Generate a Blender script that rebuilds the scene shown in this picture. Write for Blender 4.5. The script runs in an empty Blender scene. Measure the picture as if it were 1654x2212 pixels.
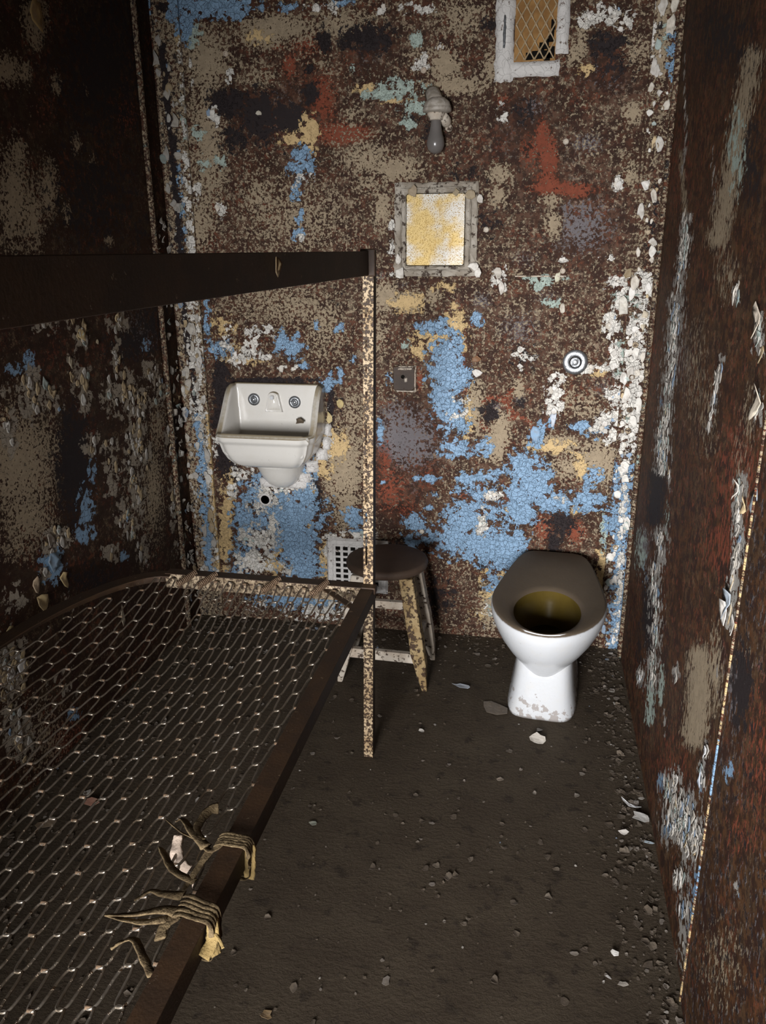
import bpy, math, random
import numpy as np
from mathutils import Vector, Matrix
random.seed(7); RNG = np.random.default_rng(11)
PI = math.pi
C = bpy.context.scene.collection
sc = bpy.context.scene

# ------------------------------------------------------------------ camera (solved from the vanishing points)
IW, IH, CX, CY, FPX = 1654, 2212, 827.0, 1106.0, 1713.19
Rw = np.array([[0.98159809, 0.05529169, -0.18277859],
               [0.19089455, -0.30891197, 0.93173637],
               [-0.00494522, -0.94948208, -0.31378229]])
Rw[0, 2] = 0.18277859 * -1 if False else Rw[0, 2]
CAM = np.array([0.0, 0.0, 1.55])
def px_of(P):                       # world points -> photo pixels, used only to look up where paint is on a wall
    c = (np.asarray(P, float) - CAM) @ Rw
    d = np.maximum(c[:, 2], 1e-3)
    return np.stack([CX + FPX * c[:, 0] / d, CY + FPX * c[:, 1] / d], 1)
def on(px, py, axis, val):
    d = Rw @ np.array([px - CX, py - CY, FPX]); t = (val - CAM[axis]) / d[axis]
    return CAM + t * d
YB = 3.032; XL = -1.436; XR = 0.385; ZC = 2.62; YF = -0.25

# ------------------------------------------------------------------ mesh helpers
class MB:
    def __init__(s): s.v = []; s.f = []; s.m = []
    def add(s, vs, fs, mi=0):
        o = len(s.v); s.v += [tuple(map(float, v)) for v in vs]
        for f in fs: s.f.append([o + i for i in f]); s.m.append(mi)
    def box(s, a, b, mi=0):
        x0, y0, z0 = a; x1, y1, z1 = b
        s.add([(x0,y0,z0),(x1,y0,z0),(x1,y1,z0),(x0,y1,z0),(x0,y0,z1),(x1,y0,z1),(x1,y1,z1),(x0,y1,z1)],
              [(3,2,1,0),(4,5,6,7),(0,1,5,4),(1,2,6,5),(2,3,7,6),(3,0,4,7)], mi)
    def rings(s, rs, cap0=True, cap1=True, closed=True, mi=0):
        n = len(rs[0]); vs = [p for r in rs for p in r]; fs = []
        for i in range(len(rs) - 1):
            for j in range(n if closed else n - 1):
                k = (j + 1) % n
                fs.append((i*n+j, i*n+k, (i+1)*n+k, (i+1)*n+j))
        if cap0: fs.append(tuple(range(n - 1, -1, -1)))
        if cap1: fs.append(tuple((len(rs)-1)*n + j for j in range(n)))
        s.add(vs, fs, mi)
    def tube(s, pts, r, n=8, mi=0, cap=True):
        pts = [Vector(p) for p in pts]; rs = []
        up = None
        for i, p in enumerate(pts):
            t = (pts[min(i+1, len(pts)-1)] - pts[max(i-1, 0)])
            t = t.normalized() if t.length > 1e-9 else Vector((0, 0, 1))
            if up is None:
                up = Vector((0, 0, 1)) if abs(t.z) < .9 else Vector((1, 0, 0))
            a = t.cross(up); a = a.normalized() if a.length > 1e-6 else Vector((1, 0, 0)); b = a.cross(t).normalized(); up = b
            rr = r[i] if isinstance(r, (list, tuple)) else r
            rs.append([p + a * math.cos(2*PI*k/n) * rr + b * math.sin(2*PI*k/n) * rr for k in range(n)])
        s.rings(rs, cap, cap, True, mi)
    def lathe(s, prof, n=32, axis='z', c=(0, 0, 0), mi=0, cap=True):
        rs = []
        for r, h in prof:
            ring = []
            for k in range(n):
                a = 2*PI*k/n; x, y = r*math.cos(a), r*math.sin(a)
                q = (x, y, h) if axis == 'z' else (x, -h, y)      # 'y': h grows out of the back wall, towards -y
                ring.append((c[0]+q[0], c[1]+q[1], c[2]+q[2]))
            rs.append(ring)
        s.rings(rs, cap, cap, True, mi)
    def grid(s, P, mi=0, keep=None):
        nu, nv = len(P), len(P[0]); vs = [p for r in P for p in r]
        fs = [(i*nv+j, (i+1)*nv+j, (i+1)*nv+j+1, i*nv+j+1) for i in range(nu-1) for j in range(nv-1) if keep is None or keep(i, j)]
        s.add(vs, fs, mi)
    def build(s, name, mats, parent=None, smooth=False, bevel=0, subsurf=0, solid=0, loc=None, auto=None):
        me = bpy.data.meshes.new(name); me.from_pydata(s.v, [], s.f); me.update()
        mats = mats if isinstance(mats, (list, tuple)) else [mats]
        for m in mats: me.materials.append(m)
        me.polygons.foreach_set('material_index', s.m)
        import bmesh
        bm = bmesh.new(); bm.from_mesh(me); bmesh.ops.recalc_face_normals(bm, faces=bm.faces) if not getattr(s, 'norecalc', False) else None
        bm.to_mesh(me); bm.free()
        if smooth: me.polygons.foreach_set('use_smooth', [True]*len(me.polygons))
        o = bpy.data.objects.new(name, me); C.objects.link(o)
        if parent is not None:
            o.parent = parent
            o.matrix_parent_inverse = parent.matrix_world.inverted() if False else Matrix.Translation(-Vector(parent.location)) if not parent.rotation_euler.z else (Matrix.LocRotScale(parent.location, parent.rotation_euler, None)).inverted()
        if solid: md = o.modifiers.new('t', 'SOLIDIFY'); md.thickness = solid; md.offset = 0
        if bevel: md = o.modifiers.new('b', 'BEVEL'); md.width = bevel; md.segments = 2; md.limit_method = 'ANGLE'; md.angle_limit = .7
        if subsurf: md = o.modifiers.new('s', 'SUBSURF'); md.levels = subsurf; md.render_levels = subsurf
        return o
def tag(o, label=None, cat=None, group=None, kind=None):
    if label: o['label'] = label
    if cat: o['category'] = cat
    if group: o['group'] = group
    if kind: o['kind'] = kind
    return o
def thing(name, label, cat, loc, group=None):
    o = bpy.data.objects.new(name, None); o.empty_display_size = .05; C.objects.link(o); o.location = loc
    return tag(o, label, cat, group)

# ------------------------------------------------------------------ node helpers
class NT:
    def __init__(s, name, flat=False):
        s.flat = flat
        s.mat = bpy.data.materials.new(name); s.mat.use_nodes = True; s.t = s.mat.node_tree; s.t.nodes.clear()
        s.out = s.t.nodes.new('ShaderNodeOutputMaterial'); s.b = s.t.nodes.new('ShaderNodeBsdfPrincipled')
        s.t.links.new(s.b.outputs[0], s.out.inputs[0])
        s.pos = s.t.nodes.new('ShaderNodeNewGeometry').outputs['Position']
        if flat:                                            # walls are planes of constant x or constant y: (x + y, z) is their own surface space
            sp = s.t.nodes.new('ShaderNodeSeparateXYZ'); s.t.links.new(s.pos, sp.inputs[0]); cb = s.t.nodes.new('ShaderNodeCombineXYZ')
            s.t.links.new(s.math('ADD', sp.outputs[0], sp.outputs[1]), cb.inputs[0]); s.t.links.new(sp.outputs[2], cb.inputs[1]); s.pos = cb.outputs[0]
    def put(s, sock, v):
        if isinstance(v, bpy.types.NodeSocket): s.t.links.new(v, sock)
        elif isinstance(v, (tuple, list)):
            sock.default_value = (*v, 1) if len(v) == 3 and len(sock.default_value) == 4 else v
        else: sock.default_value = v
    def noise(s, scale, detail=4, rough=.55, vec=None, dist=0., off=0.):
        n = s.t.nodes.new('ShaderNodeTexNoise'); n.noise_dimensions = '2D' if s.flat else '3D'; n.inputs['Scale'].default_value = scale; n.inputs['Detail'].default_value = detail
        n.inputs['Roughness'].default_value = rough; n.inputs['Distortion'].default_value = dist
        v = vec or s.pos
        if off:
            a = s.t.nodes.new('ShaderNodeVectorMath'); a.operation = 'ADD'; s.t.links.new(v, a.inputs[0]); a.inputs[1].default_value = (off, off*1.7, off*.6); v = a.outputs[0]
        s.t.links.new(v, n.inputs['Vector']); return n.outputs[0]
    def scalev(s, sx, sy, sz):
        a = s.t.nodes.new('ShaderNodeVectorMath'); a.operation = 'MULTIPLY'; s.t.links.new(s.pos, a.inputs[0]); a.inputs[1].default_value = (sx, sy, sz); return a.outputs[0]
    def vor(s, scale, feature='DISTANCE_TO_EDGE', vec=None):
        n = s.t.nodes.new('ShaderNodeTexVoronoi'); n.voronoi_dimensions = '2D' if s.flat else '3D'; n.feature = feature; n.inputs['Scale'].default_value = scale
        s.t.links.new(vec or s.pos, n.inputs['Vector']); return n.outputs[0]
    def math(s, op, a, b=0., c=None):
        n = s.t.nodes.new('ShaderNodeMath'); n.operation = op; s.put(n.inputs[0], a); s.put(n.inputs[1], b)
        if c is not None: s.put(n.inputs[2], c)
        return n.outputs[0]
    def smooth(s, v, lo, hi, a=0., b=1.):
        n = s.t.nodes.new('ShaderNodeMapRange'); n.interpolation_type = 'SMOOTHSTEP'
        for i, x in enumerate((v, lo, hi, a, b)): s.put(n.inputs[i], x)
        return n.outputs[0]
    def mix(s, f, a, b):
        n = s.t.nodes.new('ShaderNodeMix'); n.data_type = 'RGBA'; s.put(n.inputs[0], f); s.put(n.inputs[6], a); s.put(n.inputs[7], b); return n.outputs[2]
    def attr(s, name):
        n = s.t.nodes.new('ShaderNodeAttribute'); n.attribute_name = name
        sp = s.t.nodes.new('ShaderNodeSeparateColor'); s.t.links.new(n.outputs['Color'], sp.inputs[0])
        return [sp.outputs[0], sp.outputs[1], sp.outputs[2], n.outputs['Alpha'], n.outputs['Color']]
    def cell(s, scale, vec):                                # one random value per paint chip
        n = s.t.nodes.new('ShaderNodeTexVoronoi'); n.voronoi_dimensions = '2D' if s.flat else '3D'; n.inputs['Scale'].default_value = scale; s.t.links.new(vec, n.inputs['Vector'])
        sp = s.t.nodes.new('ShaderNodeSeparateColor'); s.t.links.new(n.outputs['Color'], sp.inputs[0]); return sp.outputs[0]
    def vjit(s, amt, scale):
        n = s.t.nodes.new('ShaderNodeTexNoise'); n.noise_dimensions = '2D' if s.flat else '3D'; n.inputs['Scale'].default_value = scale; n.inputs['Detail'].default_value = 3; s.t.links.new(s.pos, n.inputs['Vector'])
        m = s.t.nodes.new('ShaderNodeVectorMath'); m.operation = 'MULTIPLY_ADD'; s.t.links.new(n.outputs['Color'], m.inputs[0]); m.inputs[1].default_value = (amt,)*3; s.t.links.new(s.pos, m.inputs[2]); return m.outputs[0]
    def finish(s, col, rough=.6, metal=0., bump=None, dist=.002, strength=1., spec=.5, coat=0.):
        s.put(s.b.inputs['Base Color'], col); s.put(s.b.inputs['Roughness'], rough); s.put(s.b.inputs['Metallic'], metal)
        s.put(s.b.inputs['Specular IOR Level'], spec); s.b.inputs['Coat Weight'].default_value = coat
        if bump is not None:
            n = s.t.nodes.new('ShaderNodeBump'); n.inputs['Distance'].default_value = dist; n.inputs['Strength'].default_value = strength
            s.t.links.new(bump, n.inputs['Height']); s.t.links.new(n.outputs[0], s.b.inputs['Normal'])
        return s.mat

# linear albedos
BASE = (.066, .027, .015); BASE2 = (.094, .050, .032); MAROON = (.034, .014, .009)
TAN = (.325, .255, .17); BLUE = (.23, .355, .50); AQUA = (.37, .44, .385); CREAM = (.56, .40, .20)
WHITE = (.70, .665, .60); RED = (.205, .054, .028); BLACK = (.022, .016, .016); GREY = (.15, .135, .14)

def paint_mat(name, base=BASE, base2=BASE2, spk=(.265, .19, .13), amp=1.0, streak=1.0, rough=.55, white=WHITE):
    """Old paint, flaked down in layers: where each layer survives is stored per vertex, its ragged edge is noise."""
    s = NT(name, True)
    p1 = s.attr('layers_a'); p2 = s.attr('layers_b')
    jit = s.vjit(.012, 30)
    n_mid = s.noise(20, 5, .65, jit); n_big = s.noise(9, 3, .6, off=3.1); n_fine = s.noise(85, 4, .7, s.scalev(1, streak, 1), off=1.3)
    n_spk = s.noise(150, 3, .7, s.scalev(1, streak, 1), off=7.7); n_mid2 = s.noise(36, 5, .70, jit, off=5.3)
    jit_b = s.vjit(.016, 45); jit_w = s.vjit(.020, 38)
    crk_b = s.vor(52, vec=jit_b); crk_w = s.vor(44, vec=jit_w)
    chip_b = s.cell(52, jit_b); chip_w = s.cell(44, jit_w)
    crack_b = s.smooth(crk_b, .0, .035, 1., 0.); crack_w = s.smooth(crk_w, .0, .03, 1., 0.)
    # bare, rusty and stained primer
    zone = s.smooth(s.noise(5.5, 4, .6, off=17.), .42, .58)
    c = s.mix(s.smooth(n_big, .38, .66), base, base2)
    c = s.mix(s.smooth(s.noise(15, 5, .72, off=9.), .50, .56), c, MAROON)
    c = s.mix(s.math('MULTIPLY', s.smooth(n_fine, .56, .59), s.math('MULTIPLY_ADD', zone, .5, .12)), c, tuple(x*.65 for x in spk))
    c = s.mix(s.math('MULTIPLY', s.math('MULTIPLY', zone, .85), s.smooth(s.math('ADD', s.math('MULTIPLY', n_spk, .25), s.math('MULTIPLY', n_mid2, .75)), .535, .555)), c, spk)
    c = s.mix(s.math('MULTIPLY', s.smooth(s.noise(6, 3, .6, off=31.), .48, .60), s.smooth(s.noise(55, 4, .7, off=29.), .52, .57, 0., .6)), c, (.15, .045, .022))
    c = s.mix(s.smooth(s.noise(7, 5, .65, off=23.), .55, .60, 0., .55), c, tuple(x*.45 for x in base))
    c = s.mix(s.math('MULTIPLY', s.smooth(s.noise(42, 5, .75, off=11.), .505, .54), .75), c, (.026, .013, .008))
    h = s.math('MULTIPLY', n_fine, .12)
    def layer(v, n, lo, hi):
        gate = s.math('MINIMUM', s.math('MULTIPLY', v, 3.2), 1.)   # no paint where none was left
        return s.smooth(s.math('ADD', v, s.math('MULTIPLY', gate, s.math('MULTIPLY', s.math('SUBTRACT', n, .5), amp * hi))), .5 - lo, .5 + lo)
    def put(c, h, v, n, a, col, thick, lo=.025, crack=None, dirt=.25):
        m = layer(v, n, lo, a)
        cc = s.mix(s.math('MULTIPLY', s.smooth(n_mid2, .35, .7), dirt), col, tuple(x * .55 for x in col))
        if crack is not None: cc = s.mix(s.math('MULTIPLY', crack, .75), cc, (.06, .045, .04))
        c = s.mix(m, c, cc)
        t = thick if crack is None else s.math('MULTIPLY_ADD', crack, -thick*.8, thick)
        h = s.math('MULTIPLY_ADD', m, t, h)
        return c, h
    nm = s.math('ADD', s.math('MULTIPLY', n_mid, .6), s.math('MULTIPLY', n_fine, .4))
    def chips(n, ch, k): return s.math('ADD', n, s.math('MULTIPLY', s.math('SUBTRACT', ch, .5), k))
    ns = s.math('ADD', s.math('MULTIPLY', n_fine, .65), s.math('MULTIPLY', n_mid2, .35))
    nf = s.math('ADD', s.math('MULTIPLY', n_mid2, .8), s.math('MULTIPLY', n_spk, .2))
    c, h = put(c, h, p2[3], ns, 2.4, GREY, .05, .06)
    c, h = put(c, h, p1[3], ns, 2.9, RED, .1, .05, dirt=.55)
    c, h = put(c, h, p1[0], s.math('ADD', s.math('MULTIPLY', ns, .75), s.math('MULTIPLY', n_spk, .25)), 3.9, TAN, .4, .06, dirt=.45)
    c, h = put(c, h, p2[2], nf, 2.0, BLACK, -.1, .05, dirt=.1)
    c, h = put(c, h, p2[0], chips(nf, chip_w, .12), 2.6, CREAM, .35)
    c, h = put(c, h, p2[1], chips(nf, chip_b, .15), 2.8, AQUA, .45)
    c, h = put(c, h, p1[1], chips(nf, chip_b, .17), 2.4, BLUE, .6, crack=crack_b, dirt=.3)
    c, h = put(c, h, p1[2], s.math('SUBTRACT', chips(nf, chip_w, .24), .03), 2.6, white, 1.0, crack=crack_w, dirt=.4)
    return s.finish(c, s.smooth(p1[1], .3, .7, .72, .5), bump=h, dist=.004, strength=1., spec=.16)

def rust_mat(name, col, col2, spots=(.3, .2, .1), thr=.62, rough=.6, metal=0., sc_=60):
    s = NT(name); n = s.noise(14, 6, .65); f = s.noise(sc_, 5, .7, off=2.)
    c = s.mix(s.smooth(n, .35, .65), col, col2)
    c = s.mix(s.smooth(f, thr - .02, thr + .02), c, spots)
    return s.finish(c, rough, metal, bump=s.math('MULTIPLY_ADD', s.smooth(f, thr - .03, thr + .03), .6, s.math('MULTIPLY', s.noise(160, 4, .6), .4)), dist=.0015, spec=.35)

M = {}
M['wall'] = paint_mat('peeling_wall_paint')
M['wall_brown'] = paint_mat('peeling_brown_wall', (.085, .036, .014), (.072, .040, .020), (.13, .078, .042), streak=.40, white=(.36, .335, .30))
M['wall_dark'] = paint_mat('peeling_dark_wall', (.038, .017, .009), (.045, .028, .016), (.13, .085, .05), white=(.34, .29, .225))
M['rust'] = rust_mat('dark_brown_iron', (.030, .016, .008), (.046, .023, .010), (.15, .095, .045), .675)
M['rust_tan'] = rust_mat('chipped_tan_iron', (.17, .12, .07), (.42, .33, .22), (.05, .028, .016), .53, sc_=90)
M['post'] = rust_mat('chipped_cream_iron', (.34, .23, .12), (.50, .38, .24), (.042, .022, .011), .505, sc_=110)
M['wire'] = rust_mat('spring_wire_steel', (.36, .315, .26), (.22, .175, .125), (.10, .06, .035), .60, .36, .8, 70)
M['clip'] = rust_mat('copper_brown_clip', (.20, .13, .08), (.14, .09, .055), (.08, .05, .03), .6, .7, .3, 70)
M['wood'] = rust_mat('dark_dusty_wood', (.055, .033, .021), (.07, .045, .03), (.10, .07, .05), .68, .7)
M['leg_paint'] = rust_mat('ochre_peeling_paint', (.25, .165, .07), (.34, .25, .125), (.05, .026, .012), .53, .7, 0, 55)
M['white_paint_wood'] = rust_mat('cream_peeling_paint', (.52, .46, .38), (.42, .34, .26), (.07, .045, .03), .58, .65, 0, 50)
M['frame'] = rust_mat('weathered_painted_frame', (.40, .36, .30), (.26, .22, .17), (.06, .04, .028), .575, .65, 0, 40)
M['steel'] = rust_mat('worn_steel', (.40, .41, .42), (.32, .33, .34), (.48, .48, .48), .6, .33, .9, 120)
M['dull_steel'] = rust_mat('dull_grey_steel', (.20, .21, .22), (.30, .31, .32), (.12, .12, .12), .6, .4, .8, 120)
s = NT('black_void'); M['void'] = s.finish((.006, .005, .004), .9, spec=.1)
s = NT('plaster'); n = s.noise(30, 6, .65)
M['plaster'] = s.finish(s.mix(s.smooth(s.noise(45, 6, .7, off=4.), .58, .66), s.mix(n, (.52, .50, .475), (.66, .635, .60)), (.10, .06, .04)), .7, bump=s.math('ADD', n, s.smooth(s.vor(32, vec=s.vjit(.03, 25)), 0, .03, -.18, 0)), dist=.005, spec=.3)
s = NT('grey_painted_porcelain'); n = s.noise(40, 5, .6)
M['lampgrey'] = s.finish(s.mix(s.smooth(n, .4, .62), (.27, .235, .19), (.40, .36, .31)), .55, bump=n, dist=.003)
s = NT('dusty_bulb'); M['bulb'] = s.finish(s.mix(s.noise(30, 4), (.12, .108, .10), (.16, .145, .135)), .25, spec=.6)
# ceramic: clean glaze, and glaze under settled brown dust
def ceramic(name, dusty, white=(.58, .59, .60), dust=(.092, .066, .041), chip=None):
    s = NT(name); g = s.t.nodes.new('ShaderNodeNewGeometry'); sx = s.t.nodes.new('ShaderNodeSeparateXYZ'); s.t.links.new(g.outputs['Normal'], sx.inputs[0])
    sp = s.t.nodes.new('ShaderNodeSeparateXYZ'); s.t.links.new(s.pos, sp.inputs[0])
    c = s.mix(s.math('MULTIPLY', s.smooth(s.noise(22, 5, .6), .45, .75), .25), white, (.60, .56, .48))
    if chip:
        c = s.mix(s.smooth(s.math('SUBTRACT', s.noise(34, 6, .6, off=2.), s.math('MULTIPLY', sp.outputs[2], chip)), .44, .47), c, (.36, .33, .31))
    rough = .16
    spk = s.smooth(s.noise(130, 3, .6, off=6.), .70, .73); c = s.mix(s.math('MULTIPLY', spk, .6), c, (.16, .13, .11))
    if dusty:
        d = s.smooth(s.math('ADD', sx.outputs[2], s.math('MULTIPLY', s.math('SUBTRACT', s.noise(60, 5, .7), .5), .25)), .40, .72)
        c = s.mix(d, c, s.mix(s.noise(18, 5, .6), dust, tuple(x*1.25 for x in dust))); rough = s.smooth(d, 0, 1, .14, .8)
    return s.finish(c, rough, spec=.5, bump=s.noise(90, 5, .6), dist=.0004)
M['ceramic'] = ceramic('white_glazed_ceramic', False)
M['toilet'] = ceramic('toilet_ceramic_with_dust', True, chip=2.2)
M['basin'] = ceramic('basin_ceramic', True, (.66, .635, .585), (.27, .225, .15))
s = NT('stained_bowl'); M['stain'] = s.finish(s.mix(s.noise(12, 5, .6), (.12, .083, .016), (.06, .040, .010)), .3, spec=.3)
s = NT('brown_bowl_water'); M['water'] = s.finish((.018, .012, .004), .08, spec=.3)
s = NT('frayed_cloth'); n = s.noise(40, 5, .7)
M['cloth'] = s.finish(s.mix(s.smooth(n, .35, .62), (.060, .041, .022), (.16, .115, .062)), .9, bump=s.noise(250, 3, .6), dist=.002, spec=.1)
s = NT('yellowed_cloth'); M['cloth_y'] = s.finish(s.mix(s.noise(50, 5, .7), (.25, .165, .055), (.33, .24, .11)), .9, bump=s.noise(250, 3, .6), dist=.002, spec=.1)
s = NT('pale_cloth'); M['cloth_p'] = s.finish(s.mix(s.noise(30, 5, .7), (.52, .42, .34), (.38, .29, .22)), .9, bump=s.noise(120, 3, .6), dist=.003, spec=.1)
s = NT('floor_dirt'); n1 = s.noise(6, 6, .6); n2 = s.noise(70, 6, .7, s.scalev(1, 1.3, 1)); n3 = s.noise(22, 5, .65, off=4.)
c = s.mix(s.smooth(n1, .3, .7), (.060, .045, .031), (.078, .060, .041))
c = s.mix(s.smooth(n3, .56, .68), c, (.042, .032, .023)); c = s.mix(s.math('MULTIPLY', s.smooth(n2, .64, .70), .5), c, (.17, .14, .11))
M['floor'] = s.finish(c, .75, bump=s.math('ADD', s.math('MULTIPLY', n2, .7), s.math('MULTIPLY', n3, .35)), dist=.006, spec=.12)
def flake_mat(name):
    s = NT(name); a = s.attr('flake'); n = s.noise(50, 5, .65)
    c = s.mix(s.math('MULTIPLY', s.smooth(n, .42, .70), .45), a[4], (.22, .17, .12))
    g = s.t.nodes.new('ShaderNodeNewGeometry')
    return s.finish(c, .6, bump=n, dist=.002, spec=.3)
M['flake'] = flake_mat('paint_flake')
s = NT('ochre_board'); n = s.noise(25, 5, .6)
M['board'] = s.finish(s.mix(s.smooth(n, .35, .7), (.20, .095, .022), (.32, .17, .05)), .8)
s = NT('tan_mesh'); M['meshmetal'] = s.finish(s.mix(s.noise(60, 4), (.30, .21, .11), (.40, .30, .18)), .6)
# tarnished steel mirror plate
s = NT('tarnished_steel_mirror'); n = s.noise(10, 5, .55); sp = s.noise(230, 3, .6, off=3.); st = s.noise(60, 3, .6, s.scalev(1.6, 1, .25), off=8.)
c = s.mix(s.smooth(n, .42, .60), (.27, .26, .235), (.275, .205, .09))  # pale and yellow patches: tarnish, plus the mirrored light's yellow put into the colour
c = s.mix(s.smooth(s.noise(260, 2, .5, off=3.), .555, .60), c, (.14, .09, .03)); c = s.mix(s.math('MULTIPLY', s.smooth(st, .58, .68), .45), c, (.18, .11, .03))
scr = s.smooth(s.math('ABSOLUTE', s.math('SUBTRACT', s.noise(30, 2, .5, s.scalev(2.2, 1, 1.1), 3., off=5.), .5)), .0, .008, .7, 0.)
c = s.mix(s.math('MULTIPLY', scr, .6), c, (.22, .14, .05))
M['mirror'] = s.finish(c, .50, 1., bump=s.noise(70, 4), dist=.0006)

# ------------------------------------------------------------------ where the paint is: ellipses and strokes in photo pixels looked up on the real wall planes
def field(PX, shapes, bg):
    f = np.full(len(PX), bg, float)
    for sh in shapes:
        if isinstance(sh[0], (list, tuple)):
            pts, r, st = sh[0], sh[1], sh[2]; d = np.full(len(PX), 1e9)
            for a, b in zip(pts[:-1], pts[1:]):
                a = np.array(a, float); b = np.array(b, float); ab = b - a
                t = np.clip(((PX - a) @ ab) / (ab @ ab), 0, 1); d = np.minimum(d, np.linalg.norm(PX - a - t[:, None]*ab, axis=1))
            d = d / r
        else:
            x, y, rx, ry, st = sh; d = np.hypot((PX[:, 0]-x)/rx, (PX[:, 1]-y)/ry)
        if st >= 0: f = np.maximum(f, st * np.clip(1.05 - .55*d, 0, 1))
        else: f += st * np.clip(1.3 - d, 0, 1)
    return np.clip(f, 0, 1)
def paint(o, L):
    me = o.data; n = len(me.vertices); co = np.empty(n*3); me.vertices.foreach_get('co', co); co = co.reshape(-1, 3)
    mw = np.array(o.matrix_basis); PX = px_of(co)
    F = {k: field(PX, L.get(k, (.0, []))[1], L.get(k, (.0, []))[0]) for k in ('tan', 'blue', 'white', 'red', 'cream', 'aqua', 'black', 'grey')}
    for nm, ks in (('layers_a', ('tan', 'blue', 'white', 'red')), ('layers_b', ('cream', 'aqua', 'black', 'grey'))):
        a = me.color_attributes.new(nm, 'FLOAT_COLOR', 'POINT'); a.data.foreach_set('color', np.stack([F[k] for k in ks], 1).astype(np.float32).ravel())
    return F
def ring_px(cx, cy, r, w, a0=0, a1=360, st=1.):
    return ([(cx + r*math.cos(math.radians(a)), cy + r*math.sin(math.radians(a))) for a in range(a0, a1+1, 20)], w, st)

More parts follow.
